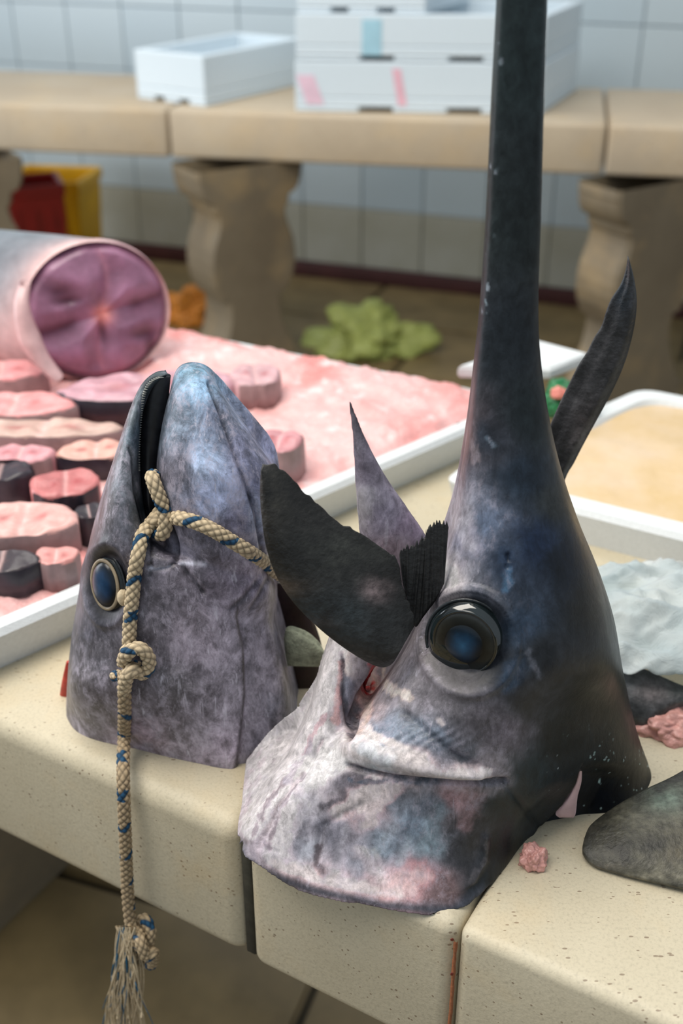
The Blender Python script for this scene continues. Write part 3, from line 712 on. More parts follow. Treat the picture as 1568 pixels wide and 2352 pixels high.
# mouth lining
rowsM = [ell(352, 392, 866, .004, 7), ell(330, 389, 900, .006, 7), ell(318, 382, 960, .008, 7), ell(312, 372, 1030, .010, 7), ell(314, 364, 1100, .014, 7), ell(322, 366, 1170, .020, 7), ell(335, 392, 1240, .024, 7)]
Vm, Fm = loft(*net_points(rowsM, pl, 7, .9, 40, 16)); meshobj('mouth_lining', Vm, Fm, M['mouth'], tuna)
bm = bmesh.new()
for p_ in resample([(386, 866), (366, 868), (347, 879), (336, 900), (329, 935), (325, 980), (322, 1030), (322, 1080)], 46):
    h, n_ = hit(tunaBVH, p_[0]-3, p_[1]);
    if h is None: continue
    r = bmesh.ops.create_cone(bm, segments=5, radius1=.0007, radius2=.0001, depth=.0028, cap_ends=True)
    for v in r['verts']: v.co = Vector((v.co.z*.8, v.co.y-.0005, v.co.x))+Vector(h)-Vector(tb)
me = bpy.data.meshes.new('teeth'); bm.to_mesh(me); bm.free(); o = newobj('teeth', me, M['tooth'], tuna); o['kind'] = 'stuff'
def dome(name, c, nrm, upv, ra, rb, hgt, mat, parent, seg=40, rings=14, hole=0.0, roll=0.0, grad=None):
    nrm = np.asarray(nrm)/np.linalg.norm(nrm); e2 = np.asarray(upv)-nrm*np.dot(upv, nrm); e2 /= np.linalg.norm(e2); e1 = np.cross(e2, nrm)
    cr, sr = math.cos(roll), math.sin(roll); f1 = e1*cr+e2*sr; f2 = -e1*sr+e2*cr
    V = []; F = []
    for i in range(rings):
        f = hole+(1-hole)*i/(rings-1)
        for k in range(seg):
            a = 2*math.pi*k/seg; V.append(np.asarray(c)+f1*math.cos(a)*ra*f+f2*math.sin(a)*rb*f+nrm*hgt*math.sqrt(max(0, 1-f*f)))
    for i in range(rings-1):
        for k in range(seg): F.append([i*seg+k, (i+1)*seg+k, (i+1)*seg+(k+1) % seg, i*seg+(k+1) % seg])
    cl = None
    if grad is not None: cl = np.repeat(np.array([[np.interp(i/(rings-1), [g[0] for g in grad], [lin(g[1])[q] for g in grad]) for q in range(3)] for i in range(rings)]), seg, 0)
    return meshobj(name, V, F, mat, parent, col=cl)
def torus(name, c, nrm, upv, ra, rb, th, mat, parent, seg=56, roll=0.0, ms=10):
    nrm = np.asarray(nrm)/np.linalg.norm(nrm); e2 = np.asarray(upv)-nrm*np.dot(upv, nrm); e2 /= np.linalg.norm(e2); e1 = np.cross(e2, nrm)
    cr, sr = math.cos(roll), math.sin(roll); f1 = e1*cr+e2*sr; f2 = -e1*sr+e2*cr; V = []; F = []
    for k in range(seg):
        a = 2*math.pi*k/seg; d = f1*math.cos(a)+f2*math.sin(a); p = np.asarray(c)+f1*math.cos(a)*ra+f2*math.sin(a)*rb
        for j in range(ms): b = 2*math.pi*j/ms; V.append(p+d*math.cos(b)*th+nrm*math.sin(b)*th*.7)
    for k in range(seg):
        for j in range(ms): F.append([k*ms+j, ((k+1) % seg)*ms+j, ((k+1) % seg)*ms+(j+1) % ms, k*ms+(j+1) % ms])
    return meshobj(name, V, F, mat, parent)
def subparent(child, part):
    # both meshes are stored relative to the thing, so a sub-part just keeps the same origin
    child.parent = part
h, n_ = hit(tunaBVH, 247, 1341); nn = np.array([-.62, -.76, .16])
mir = lambda v: np.array([v[0], -v[1], v[2]])
for side_ in (0, 1):
    c0 = h-nn/np.linalg.norm(nn)*.001; nv = nn
    if side_: c0 = np.array([c0[0], TY+(TY-c0[1])*.7, c0[2]]); nv = mir(nn)
    eye = dome('eye', c0, nv, (0, 0, 1), .0185, .0232, .005, M['irisdark'], tuna)
    ir = torus('iris_ring', c0+nv*.0036, nv, (0, 0, 1), .0144, .0192, .0016, M['iris'], tuna); subparent(ir, eye)
    pu = dome('pupil', c0+nv*.0036, nv, (0, 0, 1), .0134, .0180, .0046, M['pupil'], tuna, grad=[(0, (24, 62, 96)), (.55, (14, 44, 74)), (.85, (6, 18, 32)), (1, (3, 8, 14))]); subparent(pu, eye)
    torus('eye_rim', c0+nv*.0008, nv, (0, 0, 1), .0188, .0238, .0014, M['lid'], tuna)
# red gill shred at the nape and cavity behind the jaw
Vg, Fg = loft(*net_points([ell(152, 162, 1520, .001, 5), ell(143, 168, 1560, .003, 5), ell(137, 166, 1600, .003, 5), ell(139, 152, 1622, .001, 5)], ((0, .762, 0), (0, -1, 0)), 5, 1, 20, 8)); Vg[:, 2] = np.maximum(Vg[:, 2], ZT-.001); meshobj('gill_shred', Vg, Fg, M['gillred'], tuna)
Vg, Fg = loft(*net_points([ell(610, 690, 1340, .004, 7), ell(620, 715, 1410, .006, 7), ell(630, 738, 1480, .006, 7), ell(640, 742, 1540, .006, 7), ell(650, 725, 1620, .004, 7)], ((0, .775, 0), (0, -1, 0)), 7, 1, 30, 12)); Vg[:, 2] = np.maximum(Vg[:, 2], ZT-.001); meshobj('gill_cavity', Vg, Fg, M['gilldark'], tuna)
Vg, Fg = loft(*net_points([ell(655, 690, 1448, .004, 7, yR=1455), ell(652, 726, 1470, .008, 7, yR=1480), ell(655, 746, 1500, .008, 7, yR=1505), ell(660, 742, 1530, .004, 7, yR=1532)], ((0, .735, 0), (0, -1, 0)), 7, 1, 30, 12)); meshobj('gill_bone', Vg, Fg, M['palegreen'], tuna)

# ------------------------------------------------------------------ swordfish head
SY = .67
rowsS = [
 ell(1252, 1262, -1500, .002), ell(1228, 1290, -1350, .006), ell(1168, 1280, -600, .011),
 ell(1140, 1258, 0, .012, p=.55), ell(1127, 1250, 250, .0125, p=.55), ell(1116, 1243, 500, .0135, p=.55), ell(1103, 1237, 700, .016, p=.6),
 ell(1090, 1243, 830, .020, p=.65), ell(1076, 1262, 960, .027, p=.7), ell(1058, 1290, 1080, .036), ell(1035, 1330, 1200, .047), ell(1003, 1375, 1310, .060), ell(962, 1410, 1420, .073), ell(896, 1430, 1535, .086, p=.7),
 [(818, 1625, 0), (828, 1628, .03), (880, 1630, .065), (960, 1640, .086), (1060, 1650, .097), (1180, 1645, .09), (1300, 1630, .065), (1410, 1615, .03), (1450, 1625, 0)],
 [(690, 1690, .01), (710, 1700, .04), (785, 1720, .075), (900, 1740, .098), (1040, 1750, .106), (1180, 1740, .092), (1310, 1710, .064), (1420, 1690, .034), (1470, 1700, 0)],
 [(605, 1800, .045), (640, 1815, .075), (740, 1830, .092), (880, 1850, .104), (1030, 1850, .108), (1180, 1830, .094), (1315, 1780, .066), (1440, 1760, .036), (1494, 1768, .003)],
 [(545, 1905, .070), (575, 1935, .095), (680, 1962, .104), (840, 1978, .113), (1010, 1978, .116), (1140, 1935, .101), (1255, 1850, .062), (1420, 1835, .046), (1506, 1793, .01)],
 [(560, 1970, .100), (602, 2018, .109), (720, 2056, .121), (880, 2094, .136), (1035, 2103, .140), (1110, 2054, .123), (1255, 1902, .059), (1400, 1907, .059), (1513, 1830, .023)]]
rowsJ = [  # lower jaw
 ell(798, 806, 918, .002, 7), ell(808, 838, 1000, .005, 7), ell(813, 885, 1090, .008, 7), ell(818, 940, 1170, .010, 7), ell(822, 985, 1245, .012, 7),
 ell(800, 985, 1340, .014, 7), ell(765, 940, 1430, .020, 7), ell(738, 870, 1520, .034, 7, p=.6), ell(706, 840, 1630, .050, 7, p=.6), ell(655, 830, 1730, .065, 7, p=.6)]
ps = ((0, SY, 0), (0, -1, 0))
sback = lambda x: .05+.70*sm(-.03, .12, x)
mS = loft(*net_points(rowsS, ps, 10, sback, 170, 48)); mJ = loft(*net_points(rowsJ, ((0, SY, 0), (0, -1, 0)), 7, .05, 70, 24))
me = remesh([mS, mJ], .0013); smooth(me, 8)
V = getco(me); N = getno(me); px, py = front_px(V, SY, sback); D = np.zeros(len(V)); crm = np.zeros(len(V))
# gill cover rear edge: everything behind it drops back
eline = [(1336, 1740), (1322, 1800), (1290, 1850), (1235, 1905), (1180, 1975), (1110, 2050)]
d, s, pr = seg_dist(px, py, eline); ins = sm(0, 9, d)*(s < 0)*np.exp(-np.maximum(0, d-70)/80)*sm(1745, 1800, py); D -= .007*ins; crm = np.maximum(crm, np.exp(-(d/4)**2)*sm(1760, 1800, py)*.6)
g_, s, pr, d = gl(px, py, [(812, 1715), (880, 1738), (960, 1757), (1050, 1772), (1120, 1778)], 1); wdt = 30*(1-pr*.62); D += .0062*np.exp(-(d/wdt)**2)*(1-sm(.9, 1.0, pr)*.6)
for ln, wd, am in [([(800, 1758), (840, 1772), (900, 1786), (980, 1793), (1080, 1796), (1160, 1794)], 7, .004), ([(808, 1700), (812, 1650), (830, 1600), (868, 1545)], 9, .006),
 ([(930, 1640), (985, 1690), (1040, 1735), (1090, 1760)], 12, .0032), ([(640, 1960), (560, 1935)], 8, .001), ([(785, 1520), (790, 1600), (806, 1690)], 6, .003), ([(700, 1760), (640, 1850), (600, 1930)], 7, .0018), ([(740, 1700), (690, 1790)], 6, .0018),
 ([(1160, 1800), (1200, 1850), (1235, 1900)], 7, .0012), ([(1115, 1925), (1112, 1975), (1085, 2020), (1040, 2050)], 9, -.0022), ([(830, 1850), (740, 1900), (725, 2000)], 9, .0016), ([(1165, 1275), (1166, 1287)], 5, .003), ([(1163, 1298), (1164, 1304)], 4, .002)]:
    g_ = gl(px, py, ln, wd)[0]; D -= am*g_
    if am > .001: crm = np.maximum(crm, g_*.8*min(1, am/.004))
ex, ey = (px-1077)/90, (py-1474)/100; er = np.hypot(ex, ey)
D -= .006*(1-sm(.7, 1.08, er)); D += .003*np.exp(-((er-1.22)/.13)**2)
for r_ in (1.12, 1.24, 1.36): D -= .0008*np.exp(-((er-r_)/.022)**2)*(ey < .3)
# fine folds on the cheek and lower rim of the gill cover
D += .00045*np.sin((px*.5+py*.86)*.33+3*nz(V, 40))*np.exp(-((px-960)/110)**2-((py-1700)/38)**2)
D += .0016*fbm(V, 26, 2, 4.)*sm(1780, 1850, py)*(1-sm(1080, 1200, px))
D *= sm(-.75, -.35, N[:, 2]); N[:, 2] = np.where(V[:, 2] < .875, 0, N[:, 2])
W_ = V+N*D[:, None]; ov_ = (W_-PC0)@N1 > .004; W_[ov_, 2] = np.maximum(W_[ov_, 2], ZT-.001); setco(me, W_)
ctrl = [(1195, -900, (38, 46, 48)), (1195, 100, (36, 46, 48)), (1180, 500, (34, 41, 43)), (1170, 800, (34, 40, 46)), (1078, 1000, (92, 78, 80)), (1108, 1010, (42, 48, 58)), (1200, 1100, (32, 42, 54)), (1290, 1150, (44, 48, 50)), (1220, 950, (32, 40, 44)),
 (1055, 1180, (140, 138, 148)), (1075, 1245, (128, 128, 144)), (1030, 1320, (176, 170, 174)), (1000, 1385, (116, 112, 118)), (1112, 1205, (92, 104, 126)), (1160, 1285, (40, 50, 66)), (1170, 1335, (44, 54, 70)), (1140, 1370, (66, 70, 80)), (1230, 1250, (26, 38, 60)), (1300, 1300, (16, 23, 34)), (1360, 1400, (18, 22, 26)), (1250, 1500, (34, 37, 42)), (1380, 1600, (15, 18, 20)), (1300, 1700, (18, 23, 26)), (1420, 1750, (10, 17, 20)), (1480, 1800, (12, 18, 20)), (1400, 1850, (9, 14, 22)), (1195, 1430, (44, 58, 76)), (1180, 1550, (46, 52, 62)),
 (960, 1480, (128, 121, 125)), (930, 1560, (120, 115, 120)), (980, 1590, (104, 100, 106)), (905, 1600, (136, 130, 135)), (1050, 1610, (92, 89, 94)), (1100, 1650, (82, 78, 83)), (950, 1680, (120, 129, 143)), (880, 1680, (114, 124, 140)), (868, 1630, (164, 150, 154)), (1000, 1700, (102, 108, 122)), (1160, 1680, (98, 92, 103)), (1210, 1600, (46, 48, 53)), (1060, 1740, (92, 96, 106)),
 (822, 1712, (204, 186, 188)), (872, 1733, (166, 178, 194)), (960, 1757, (220, 192, 192)), (1060, 1773, (208, 186, 189)), (1120, 1776, (140, 132, 140)),
 (765, 1520, (196, 180, 178)), (745, 1590, (190, 176, 178)), (720, 1660, (200, 186, 190)), (798, 1600, (116, 112, 122)), (690, 1730, (206, 190, 196)), (730, 1770, (210, 200, 202)), (780, 1805, (128, 124, 132)), (640, 1810, (194, 180, 184)), (600, 1880, (178, 167, 174)), (568, 1935, (158, 148, 158)),
 (700, 1850, (172, 168, 176)), (810, 1830, (214, 186, 190)), (850, 1862, (206, 172, 178)), (760, 1905, (140, 138, 150)), (905, 1850, (112, 117, 128)), (950, 1900, (130, 146, 164)), (1000, 1850, (98, 104, 114)), (880, 1940, (144, 158, 174)), (985, 1945, (132, 148, 160)), (820, 1985, (146, 146, 158)), (700, 1960, (146, 148, 158)), (640, 1950, (192, 177, 186)), (700, 2010, (218, 190, 194)), (780, 2030, (208, 180, 186)), (860, 2045, (214, 174, 178)), (930, 2035, (206, 160, 163)), (965, 2000, (170, 128, 134)), (1030, 2045, (104, 86, 88)), (1060, 1960, (54, 55, 60)), (1085, 1900, (52, 52, 57)), (1050, 1830, (158, 128, 134)), (1115, 1805, (104, 102, 110)), (1150, 1850, (24, 33, 37)), (1200, 1850, (15, 26, 31)), (1150, 1950, (17, 25, 30)), (1220, 1780, (30, 42, 48)), (1100, 2045, (20, 26, 30)), (1280, 1830, (14, 22, 30)),
 (810, 950, (84, 78, 86)), (850, 1080, (122, 114, 128)), (830, 1160, (170, 165, 172)), (880, 1180, (150, 142, 160)), (940, 1200, (146, 132, 152)), (900, 1270, (158, 142, 154)), (880, 1400, (90, 80, 90))]
wx = 14*fbm(V, 60, 3, 1.); wy = 14*fbm(V, 60, 3, 7.)
C_ = idw(px+wx, py+wy, ctrl, 3.6, 12)
def stroke(C_, ln, w, col, al=.9, soft=.6, nzk=9):
    d, s_, pr = seg_dist(px+wx*.55, py+wy*.55, ln); w_ = w[0]+(w[1]-w[0])*pr if isinstance(w, tuple) else w
    k = (al*(1-sm(w_*(1-soft), w_*(1+soft), d+nzk*hn)))[:, None]; return C_*(1-k)+lin(col)*k
hn = fbm(V, 150, 3, 11.)
for ln, w_, cc, al in [
 ([(965, 1835), (900, 1945)], 26, (128, 136, 150), .35), ([(1015, 1860), (960, 1960)], 14, (140, 158, 170), .4), ([(990, 1830), (930, 1900)], 9, (92, 100, 114), .5), ([(900, 1900), (860, 1960)], 12, (170, 176, 188), .4), ([(940, 1930), (915, 1985)], 9, (176, 190, 202), .4), ([(700, 1890), (680, 1960)], 10, (120, 120, 132), .5), ([(790, 1910), (770, 1990)], 9, (180, 176, 186), .5), ([(1085, 1830), (1070, 1900)], (26, 16), (150, 122, 128), .6),
 ([(770, 1500), (745, 1600), (700, 1700), (620, 1820), (575, 1910)], 24, (212, 197, 202), .8), ([(712, 1768), (772, 1742)], 30, (224, 215, 216), .85), ([(665, 1850), (640, 1930)], 22, (206, 190, 196), .7),
 ([(826, 1690), (815, 1715), (860, 1728), (930, 1748), (1010, 1765), (1115, 1776)], (27, 11), (230, 208, 209), .95), ([(840, 1722), (900, 1744)], 13, (168, 182, 198), .8),
 ([(832, 1676), (866, 1692), (935, 1722)], (15, 8), (220, 198, 196), .9), ([(868, 1545), (848, 1600), (838, 1650), (828, 1680)], (13, 9), (228, 176, 168), .9), ([(862, 1536), (846, 1585)], (13, 5), (232, 62, 60), 1), ([(884, 1562), (905, 1590), (940, 1606)], 9, (206, 186, 178), .8),
 ([(782, 1520), (778, 1580), (772, 1655)], (4, 7), (216, 152, 150), .7), ([(786, 1500), (792, 1600), (806, 1690)], 5, (92, 90, 100), .8), ([(800, 1560), (806, 1640)], 9, (112, 114, 128), .7), ([(750, 1640), (690, 1735)], 4, (160, 126, 132), .7), ([(650, 1790), (600, 1870), (578, 1930)], 4, (112, 102, 110), .7), ([(692, 1780), (642, 1860), (612, 1950)], 4, (124, 114, 122), .7), ([(720, 1700), (660, 1790)], 5, (142, 138, 150), .6),
 ([(792, 1800), (826, 1782)], 20, (84, 80, 88), .8), ([(740, 1855), (790, 1832)], 10, (80, 76, 84), .8), ([(728, 1950), (735, 2020)], 8, (90, 78, 84), .8), ([(745, 1900), (770, 1960)], 16, (96, 96, 106), .5),
 ([(865, 1802), (820, 1842), (772, 1872)], (26, 14), (228, 200, 202), .85), ([(905, 1802), (868, 1850), (848, 1895)], (17, 12), (228, 192, 196), .8), ([(830, 1960), (860, 1990)], 18, (206, 190, 196), .5),
 ([(630, 1985), (720, 2020), (820, 2046), (905, 2062)], (12, 20), (230, 202, 204), .85), ([(890, 2046), (965, 2008)], 24, (222, 168, 168), .65), ([(1112, 1925), (1110, 1975), (1078, 2022)], 5, (96, 92, 96), .45), ([(800, 1790), (880, 1792), (1000, 1800)], 5, (70, 84, 100), .8),
 ([(1030, 1312), (1028, 1332)], 24, (190, 184, 188), .9), ([(1052, 1200), (1080, 1250)], 16, (160, 158, 168), .6), ([(1168, 1315), (1168, 1345)], 11, (84, 122, 156), .55), ([(1160, 1280), (1162, 1305)], 20, (42, 58, 82), .5), ([(1185, 1530), (1165, 1570)], 22, (60, 82, 108), .5), ([(1085, 1010), (1092, 1060)], 8, (110, 100, 104), .7), ([(1118, 1012), (1132, 1020)], 5, (110, 128, 146), .5), ([(1215, 1500), (1232, 1550)], 6, (100, 104, 116), .4), ([(1008, 1655), (1016, 1664)], 7, (190, 180, 182), .8),  # the blue stroke just below the nostril paints in a highlight
 ([(900, 1650), (960, 1680), (1010, 1700)], 24, (124, 138, 156), .45)]: C_ = stroke(C_, ln, w_, cc, al)
rim = np.exp(-(seg_dist(px, py, [(545, 1940), (556, 1970), (600, 2008), (720, 2043), (880, 2081), (1040, 2090), (1110, 2050)])[0]/18)**2)[:, None]*.95; C_ = C_*(1-rim)+lin((58, 62, 72))*rim
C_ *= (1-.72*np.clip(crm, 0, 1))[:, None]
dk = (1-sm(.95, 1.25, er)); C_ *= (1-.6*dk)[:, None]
n_ = fbm(V, 120, 2, 2.); C_ *= (1+.2*n_)[:, None]
# chipped white flecks low on the dark nape and on the bill edge
fk = sm(.60, .68, nz(V, 330, 3.)+.12*nz(V, 40))*sm(1230, 1330, px)*sm(1640, 1800, py); C_ = C_*(1-fk[:, None])+lin((150, 176, 172))*fk[:, None]
fk = sm(.42, .6, nz(V, 210, 6.))*np.exp(-((px-(1150-.05*py))/9)**2)*(py < 720); C_ = C_*(1-.7*fk[:, None])+lin((130, 150, 160))*.7*fk[:, None]
lm_ = C_.mean(1); C_ *= (1+.14*sm(.12, .4, lm_))[:, None]
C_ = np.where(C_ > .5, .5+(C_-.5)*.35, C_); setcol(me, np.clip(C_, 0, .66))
fc = np.empty(len(me.polygons)*3, np.float32); me.polygons.foreach_get('center', fc); fz = fc.reshape(-1, 3)
zb = at_y(1170, 880, SY)[2]; isbill = (fz[:, 2] > zb) & (fz[:, 0] > at_y(1000, 900, SY)[0])
swB = np.array([.09, SY, ZT+.001])
sword = thing('swordfish_head', 'dark swordfish head with a large blue-black eye and its sword pointing up', 'fish head', swB)
swV = [Vector(v) for v in getco(me)]; swBVH = BVHTree.FromPolygons(swV, [tuple(p.vertices) for p in me.polygons])
mb, mh = split_mesh(me, isbill.tolist(), 'bill', 'head')
for m_, nm in ((mh, 'head'), (mb, 'bill')):
    m_.transform(Matrix.Translation(-Vector(swB))); newobj(nm, m_, M['sword'], sword)
h, n_ = hit(swBVH, 1070, 1478); nE = np.array([-.30, -.93, .14]); nE /= np.linalg.norm(nE); nI = np.array([-.42, -.88, -.02]); nI /= np.linalg.norm(nI)
for side_ in (0, 1):
    fx = (lambda p: np.array([p[0]+.02, SY+(SY-p[1])*.68-.012, p[2]-.006])) if side_ else (lambda p: p)
    mv = mir if side_ else (lambda v: v)
    c0 = h-nE*.004
    cI = at_plane(1062, 1484, h+nE*.012, nE)
    eye = dome('eye', fx(c0), mv(nE), (0, 0, 1), .0268, .0292, .0128, M['ball'], sword, 56, 24)
    cJ = cI-nI*.0030-nE*.0012
    ir = torus('iris_ring', fx(cJ), mv(nI), (0, 0, 1), .0208, .0246, .0011, M['ball'], sword, roll=-.25); subparent(ir, eye)
    pd = dome('iris', fx(cJ-nI*.0005), mv(nI), (0, 0, 1), .0208, .0246, .0032, M['pupil'], sword, 48, 16, roll=-.25, grad=[(0, (10, 20, 28)), (.6, (8, 12, 14)), (.8, (30, 32, 30)), (.92, (40, 42, 40)), (1, (8, 10, 11))]); subparent(pd, eye)
    pu = dome('pupil', fx(cJ+nI*.0006), mv(nI), (0, 0, 1), .0140, .0166, .0036, M['pupil'], sword, 40, 16, roll=-.25, grad=[(0, (36, 80, 112)), (.35, (20, 56, 84)), (.7, (11, 29, 44)), (.9, (7, 14, 20)), (1, (5, 9, 12))]); subparent(pu, eye)
    torus('eyelid', fx(c0+nE*.0008), mv(nE), (0, 0, 1), .0274, .0299, .0011, M['lid'], sword)
# pink flesh flap at the gill slit
hf = next(q for q in (hit(swBVH, 1350, y_)[0] for y_ in (1850, 1835, 1820, 1800)) if q is not None)
pf = ((hf[0], hf[1]-.009, hf[2]), (.12, -1, .08))
Vg, Fg = loft(*net_points([ell(1331, 1336, 1762, .001, 5), ell(1322, 1335, 1795, .0018, 5), ell(1304, 1326, 1830, .0022, 5), ell(1276, 1322, 1866, .0022, 5), ell(1284, 1317, 1878, .0015, 5)], pf, 5, 3, 24, 8)); meshobj('flesh_flap', Vg, Fg, M['pinkflesh'], sword)

# ------------------------------------------------------------------ fins
def fin(name, label, rows, plane, colf, cat='fin', m=9, nu=70, nv=40, ragged=0.0, ribs=None, group=None, mat='fin', back=1.0):
    P, Bk = net_points(rows, plane, m, back, nu, nv); n = np.asarray(plane[1], float); n /= np.linalg.norm(n)
    if ribs is not None:
        j = np.linspace(0, 1, nv)[None, :, None]; P = P+n*ribs[1]*np.sin(j*ribs[0]*math.pi*2); Bk = Bk+n*ribs[1]*np.sin(j*ribs[0]*math.pi*2)
    V, F = loft(P, Bk); x, y = proj(V); C_ = colf(x, y, V)
    b = V[V[:, 2] < V[:, 2].min()+.02].mean(0); t_ = thing(name, label, cat, b, group)
    meshobj('fin_blade', V, F, M[mat], t_, col=np.clip(C_, 0, 1)); return t_
def fcol(base, tips):
    def f(x, y, V):
        c = np.repeat(lin(base)[None], len(V), 0); n_ = fbm(V, 45, 4, 1.)[:, None]; c = c*np.clip(1+.9*n_, .25, 2)
        for (cx, cy, rx, ry, cc, a) in tips:
            k = (a*np.exp(-((x-cx)/rx)**2-((y-cy)/ry)**2)*np.clip(1+1.2*n_[:, 0], 0, 1.5))[:, None]; c = c*(1-np.clip(k, 0, 1))+lin(cc)*np.clip(k, 0, 1)
        return c
    return f
rg = random.Random(3)
# wide black fin wedged in the swordfish mouth: rows run from the tip to the root
top = [(604, 1066), (640, 1072), (670, 1102), (700, 1132), (735, 1165), (790, 1206), (840, 1235), (885, 1262), (912, 1290), (922, 1340), (945, 1400), (950, 1440)]
bot = [(598, 1088), (597, 1140), (602, 1200), (612, 1262), (635, 1325), (672, 1382), (720, 1432), (770, 1474), (820, 1508), (858, 1528), (885, 1533), (905, 1520)]
T_ = resample(top, 40); B_ = resample(bot, 40); rows = []
for i, (a, b) in enumerate(zip(T_, B_)):
    jx, jy = rg.uniform(-3, 3), rg.uniform(-4, 4)
    r = []
    for k in range(9):
        f = k/8; q = a+(b-a)*f; r.append((q[0]+(jx if k == 0 else 0), q[1]+(jy if k == 0 else 0), [.0006, .0016, .003, .0045, .0058, .0065, .0062, .0045, .0008][k]*(.5+.5*min(1, i/8))))
    rows.append(r)
def cf(x, y, V):
    c = fcol((25, 24, 23), [(865, 1355, 28, 24, (150, 132, 134), .8), (640, 1350, 60, 22, (92, 78, 66), .5), (720, 1430, 70, 12, (96, 84, 82), .5), (780, 1270, 120, 50, (46, 48, 44), .6), (760, 1420, 120, 60, (40, 48, 52), .7), (640, 1130, 40, 60, (48, 46, 40), .5)])(x, y, V); return c
finB = fin('black_fin', 'broad black fin with a ragged edge wedged in the swordfish mouth', rows, ((.03, .598, .97), (.10, -1, .25)), cf, nu=120, nv=40)
# ragged comb of the same fin, next to the cheek
rows = []
rt = resample([(917, 1268), (940, 1256), (962, 1244), (975, 1232), (985, 1212), (1002, 1200), (1018, 1198), (1030, 1206)], 44); rb_ = resample([(925, 1340), (935, 1380), (945, 1420), (955, 1440), (970, 1420), (985, 1400), (1000, 1380), (1020, 1340)], 44)
for i, (a, b) in enumerate(zip(rt, rb_)):
    jy = rg.uniform(-9, 9); th_ = .0014+rg.uniform(-.0004, .0005)
    rows.append([(a[0], a[1]+jy, .0004), (a[0]*.7+b[0]*.3, a[1]*.7+b[1]*.3, th_), (a[0]*.3+b[0]*.7, a[1]*.3+b[1]*.7, th_*1.3), (b[0], b[1], .002)])
P, Bk = net_points(rows, ((.06, .622, 1.0), (.1, -1, .15)), 4, 1, 130, 14); Vr, Fr = loft(P, Bk); xx, yy = proj(Vr)
meshobj('ragged_rays', Vr, Fr, M['fin'], finB, col=np.repeat(lin((24, 24, 24))[None], len(Vr), 0))
# sickle fin standing behind the sword
L_ = resample([(1441, 592), (1434, 630), (1424, 655), (1405, 690), (1385, 735), (1355, 790), (1325, 845), (1295, 905), (1268, 965), (1240, 1040), (1228, 1130), (1216, 1300), (1210, 1530)], 30)
R_ = resample([(1444, 594), (1456, 640), (1462, 690), (1458, 740), (1446, 795), (1428, 850), (1400, 910), (1370, 965), (1340, 1020), (1312, 1075), (1290, 1125), (1275, 1300), (1265, 1530)], 30); rows = []
for i, (a, b) in enumerate(zip(L_, R_)):
    j = rg.uniform(-5, 5) if 2 < i < 8 else 0
    rows.append([(a[0]+j, a[1], .0004), (a[0]*.75+b[0]*.25, a[1]*.75+b[1]*.25, .002), (a[0]*.45+b[0]*.55, a[1]*.45+b[1]*.55, .004), (a[0]*.2+b[0]*.8, a[1]*.2+b[1]*.8, .0045), (b[0], b[1], .0005)])
fin('sickle_fin', 'dark sickle-shaped fin curving up behind the sword', rows, ((.2, .80, 1.0), (-.15, -1, .05)), fcol((44, 44, 46), [(1360, 1000, 40, 60, (72, 62, 60), .6), (1430, 680, 25, 80, (24, 32, 40), .7), (1330, 1000, 20, 20, (96, 92, 92), .4)]), m=5, nu=90, nv=18, ribs=(3, .0004))
# flat fin lying on the counter at the front
zf = ZT+.006
L_ = resample([(1337, 1945), (1352, 1900), (1400, 1860), (1470, 1818), (1540, 1785), (1620, 1740), (1720, 1690)], 22); R_ = resample([(1338, 1960), (1360, 1985), (1420, 2005), (1490, 2022), (1568, 2040), (1660, 2062), (1760, 2080)], 22); rows = []
for i, (a, b) in enumerate(zip(L_, R_)):
    g = min(1, .25+i/8)
    rows.append([(a[0], a[1], .0008), (a[0]*.8+b[0]*.2, a[1]*.8+b[1]*.2, .0065*g), (a[0]*.5+b[0]*.5, a[1]*.5+b[1]*.5, .0085*g), (a[0]*.2+b[0]*.8, a[1]*.2+b[1]*.8, .0065*g), (b[0], b[1], .001)])
nf = np.array([-.12, -.25, 1.0]); nf /= np.linalg.norm(nf); p0 = at_z(1360, 1960, ZT+.006)
fin('triangular_fin', 'olive-black triangular fin lying flat beside the swordfish nape', rows, (p0, nf), fcol((66, 64, 54), [(1530, 1830, 50, 30, (104, 124, 112), .6), (1480, 2012, 120, 9, (110, 106, 92), .7), (1400, 1990, 60, 9, (104, 98, 88), .6), (1350, 1940, 12, 40, (40, 42, 44), .6), (1560, 1950, 60, 40, (72, 66, 50), .6)]), m=9, nu=60, nv=30)
# fin piece with flesh behind the nape
L_ = resample([(1400, 1500), (1440, 1520), (1500, 1545), (1570, 1575), (1640, 1590)], 12); R_ = resample([(1420, 1640), (1470, 1672), (1500, 1665), (1560, 1625), (1640, 1610)], 12)
rows = [[(a[0], a[1], .001), (a[0]*.6+b[0]*.4, a[1]*.6+b[1]*.4, .009), (a[0]*.2+b[0]*.8, a[1]*.2+b[1]*.8, .009), (b[0], b[1], .001)] for a, b in zip(L_, R_)]
p0 = at_z(1470, 1672, ZT+.004); n2 = np.array([-.1, -.75, .65]); n2 /= np.linalg.norm(n2)
t_ = fin('fish_collar', 'dark grey collar piece with pink flesh under the plastic bag', rows, (p0, n2), fcol((62, 64, 66), [(1500, 1590, 40, 26, (106, 96, 98), .7), (1550, 1590, 30, 15, (40, 48, 48), .5)]), 'fish piece', m=6, nu=40, nv=20)
p_ = at_z(1535, 1672, ZT); crumple('flesh', '', '', (p_[0], p_[1], ZT-.001), .024, .02, .013, M['scrap'], 5.5, .4, 5, t_)
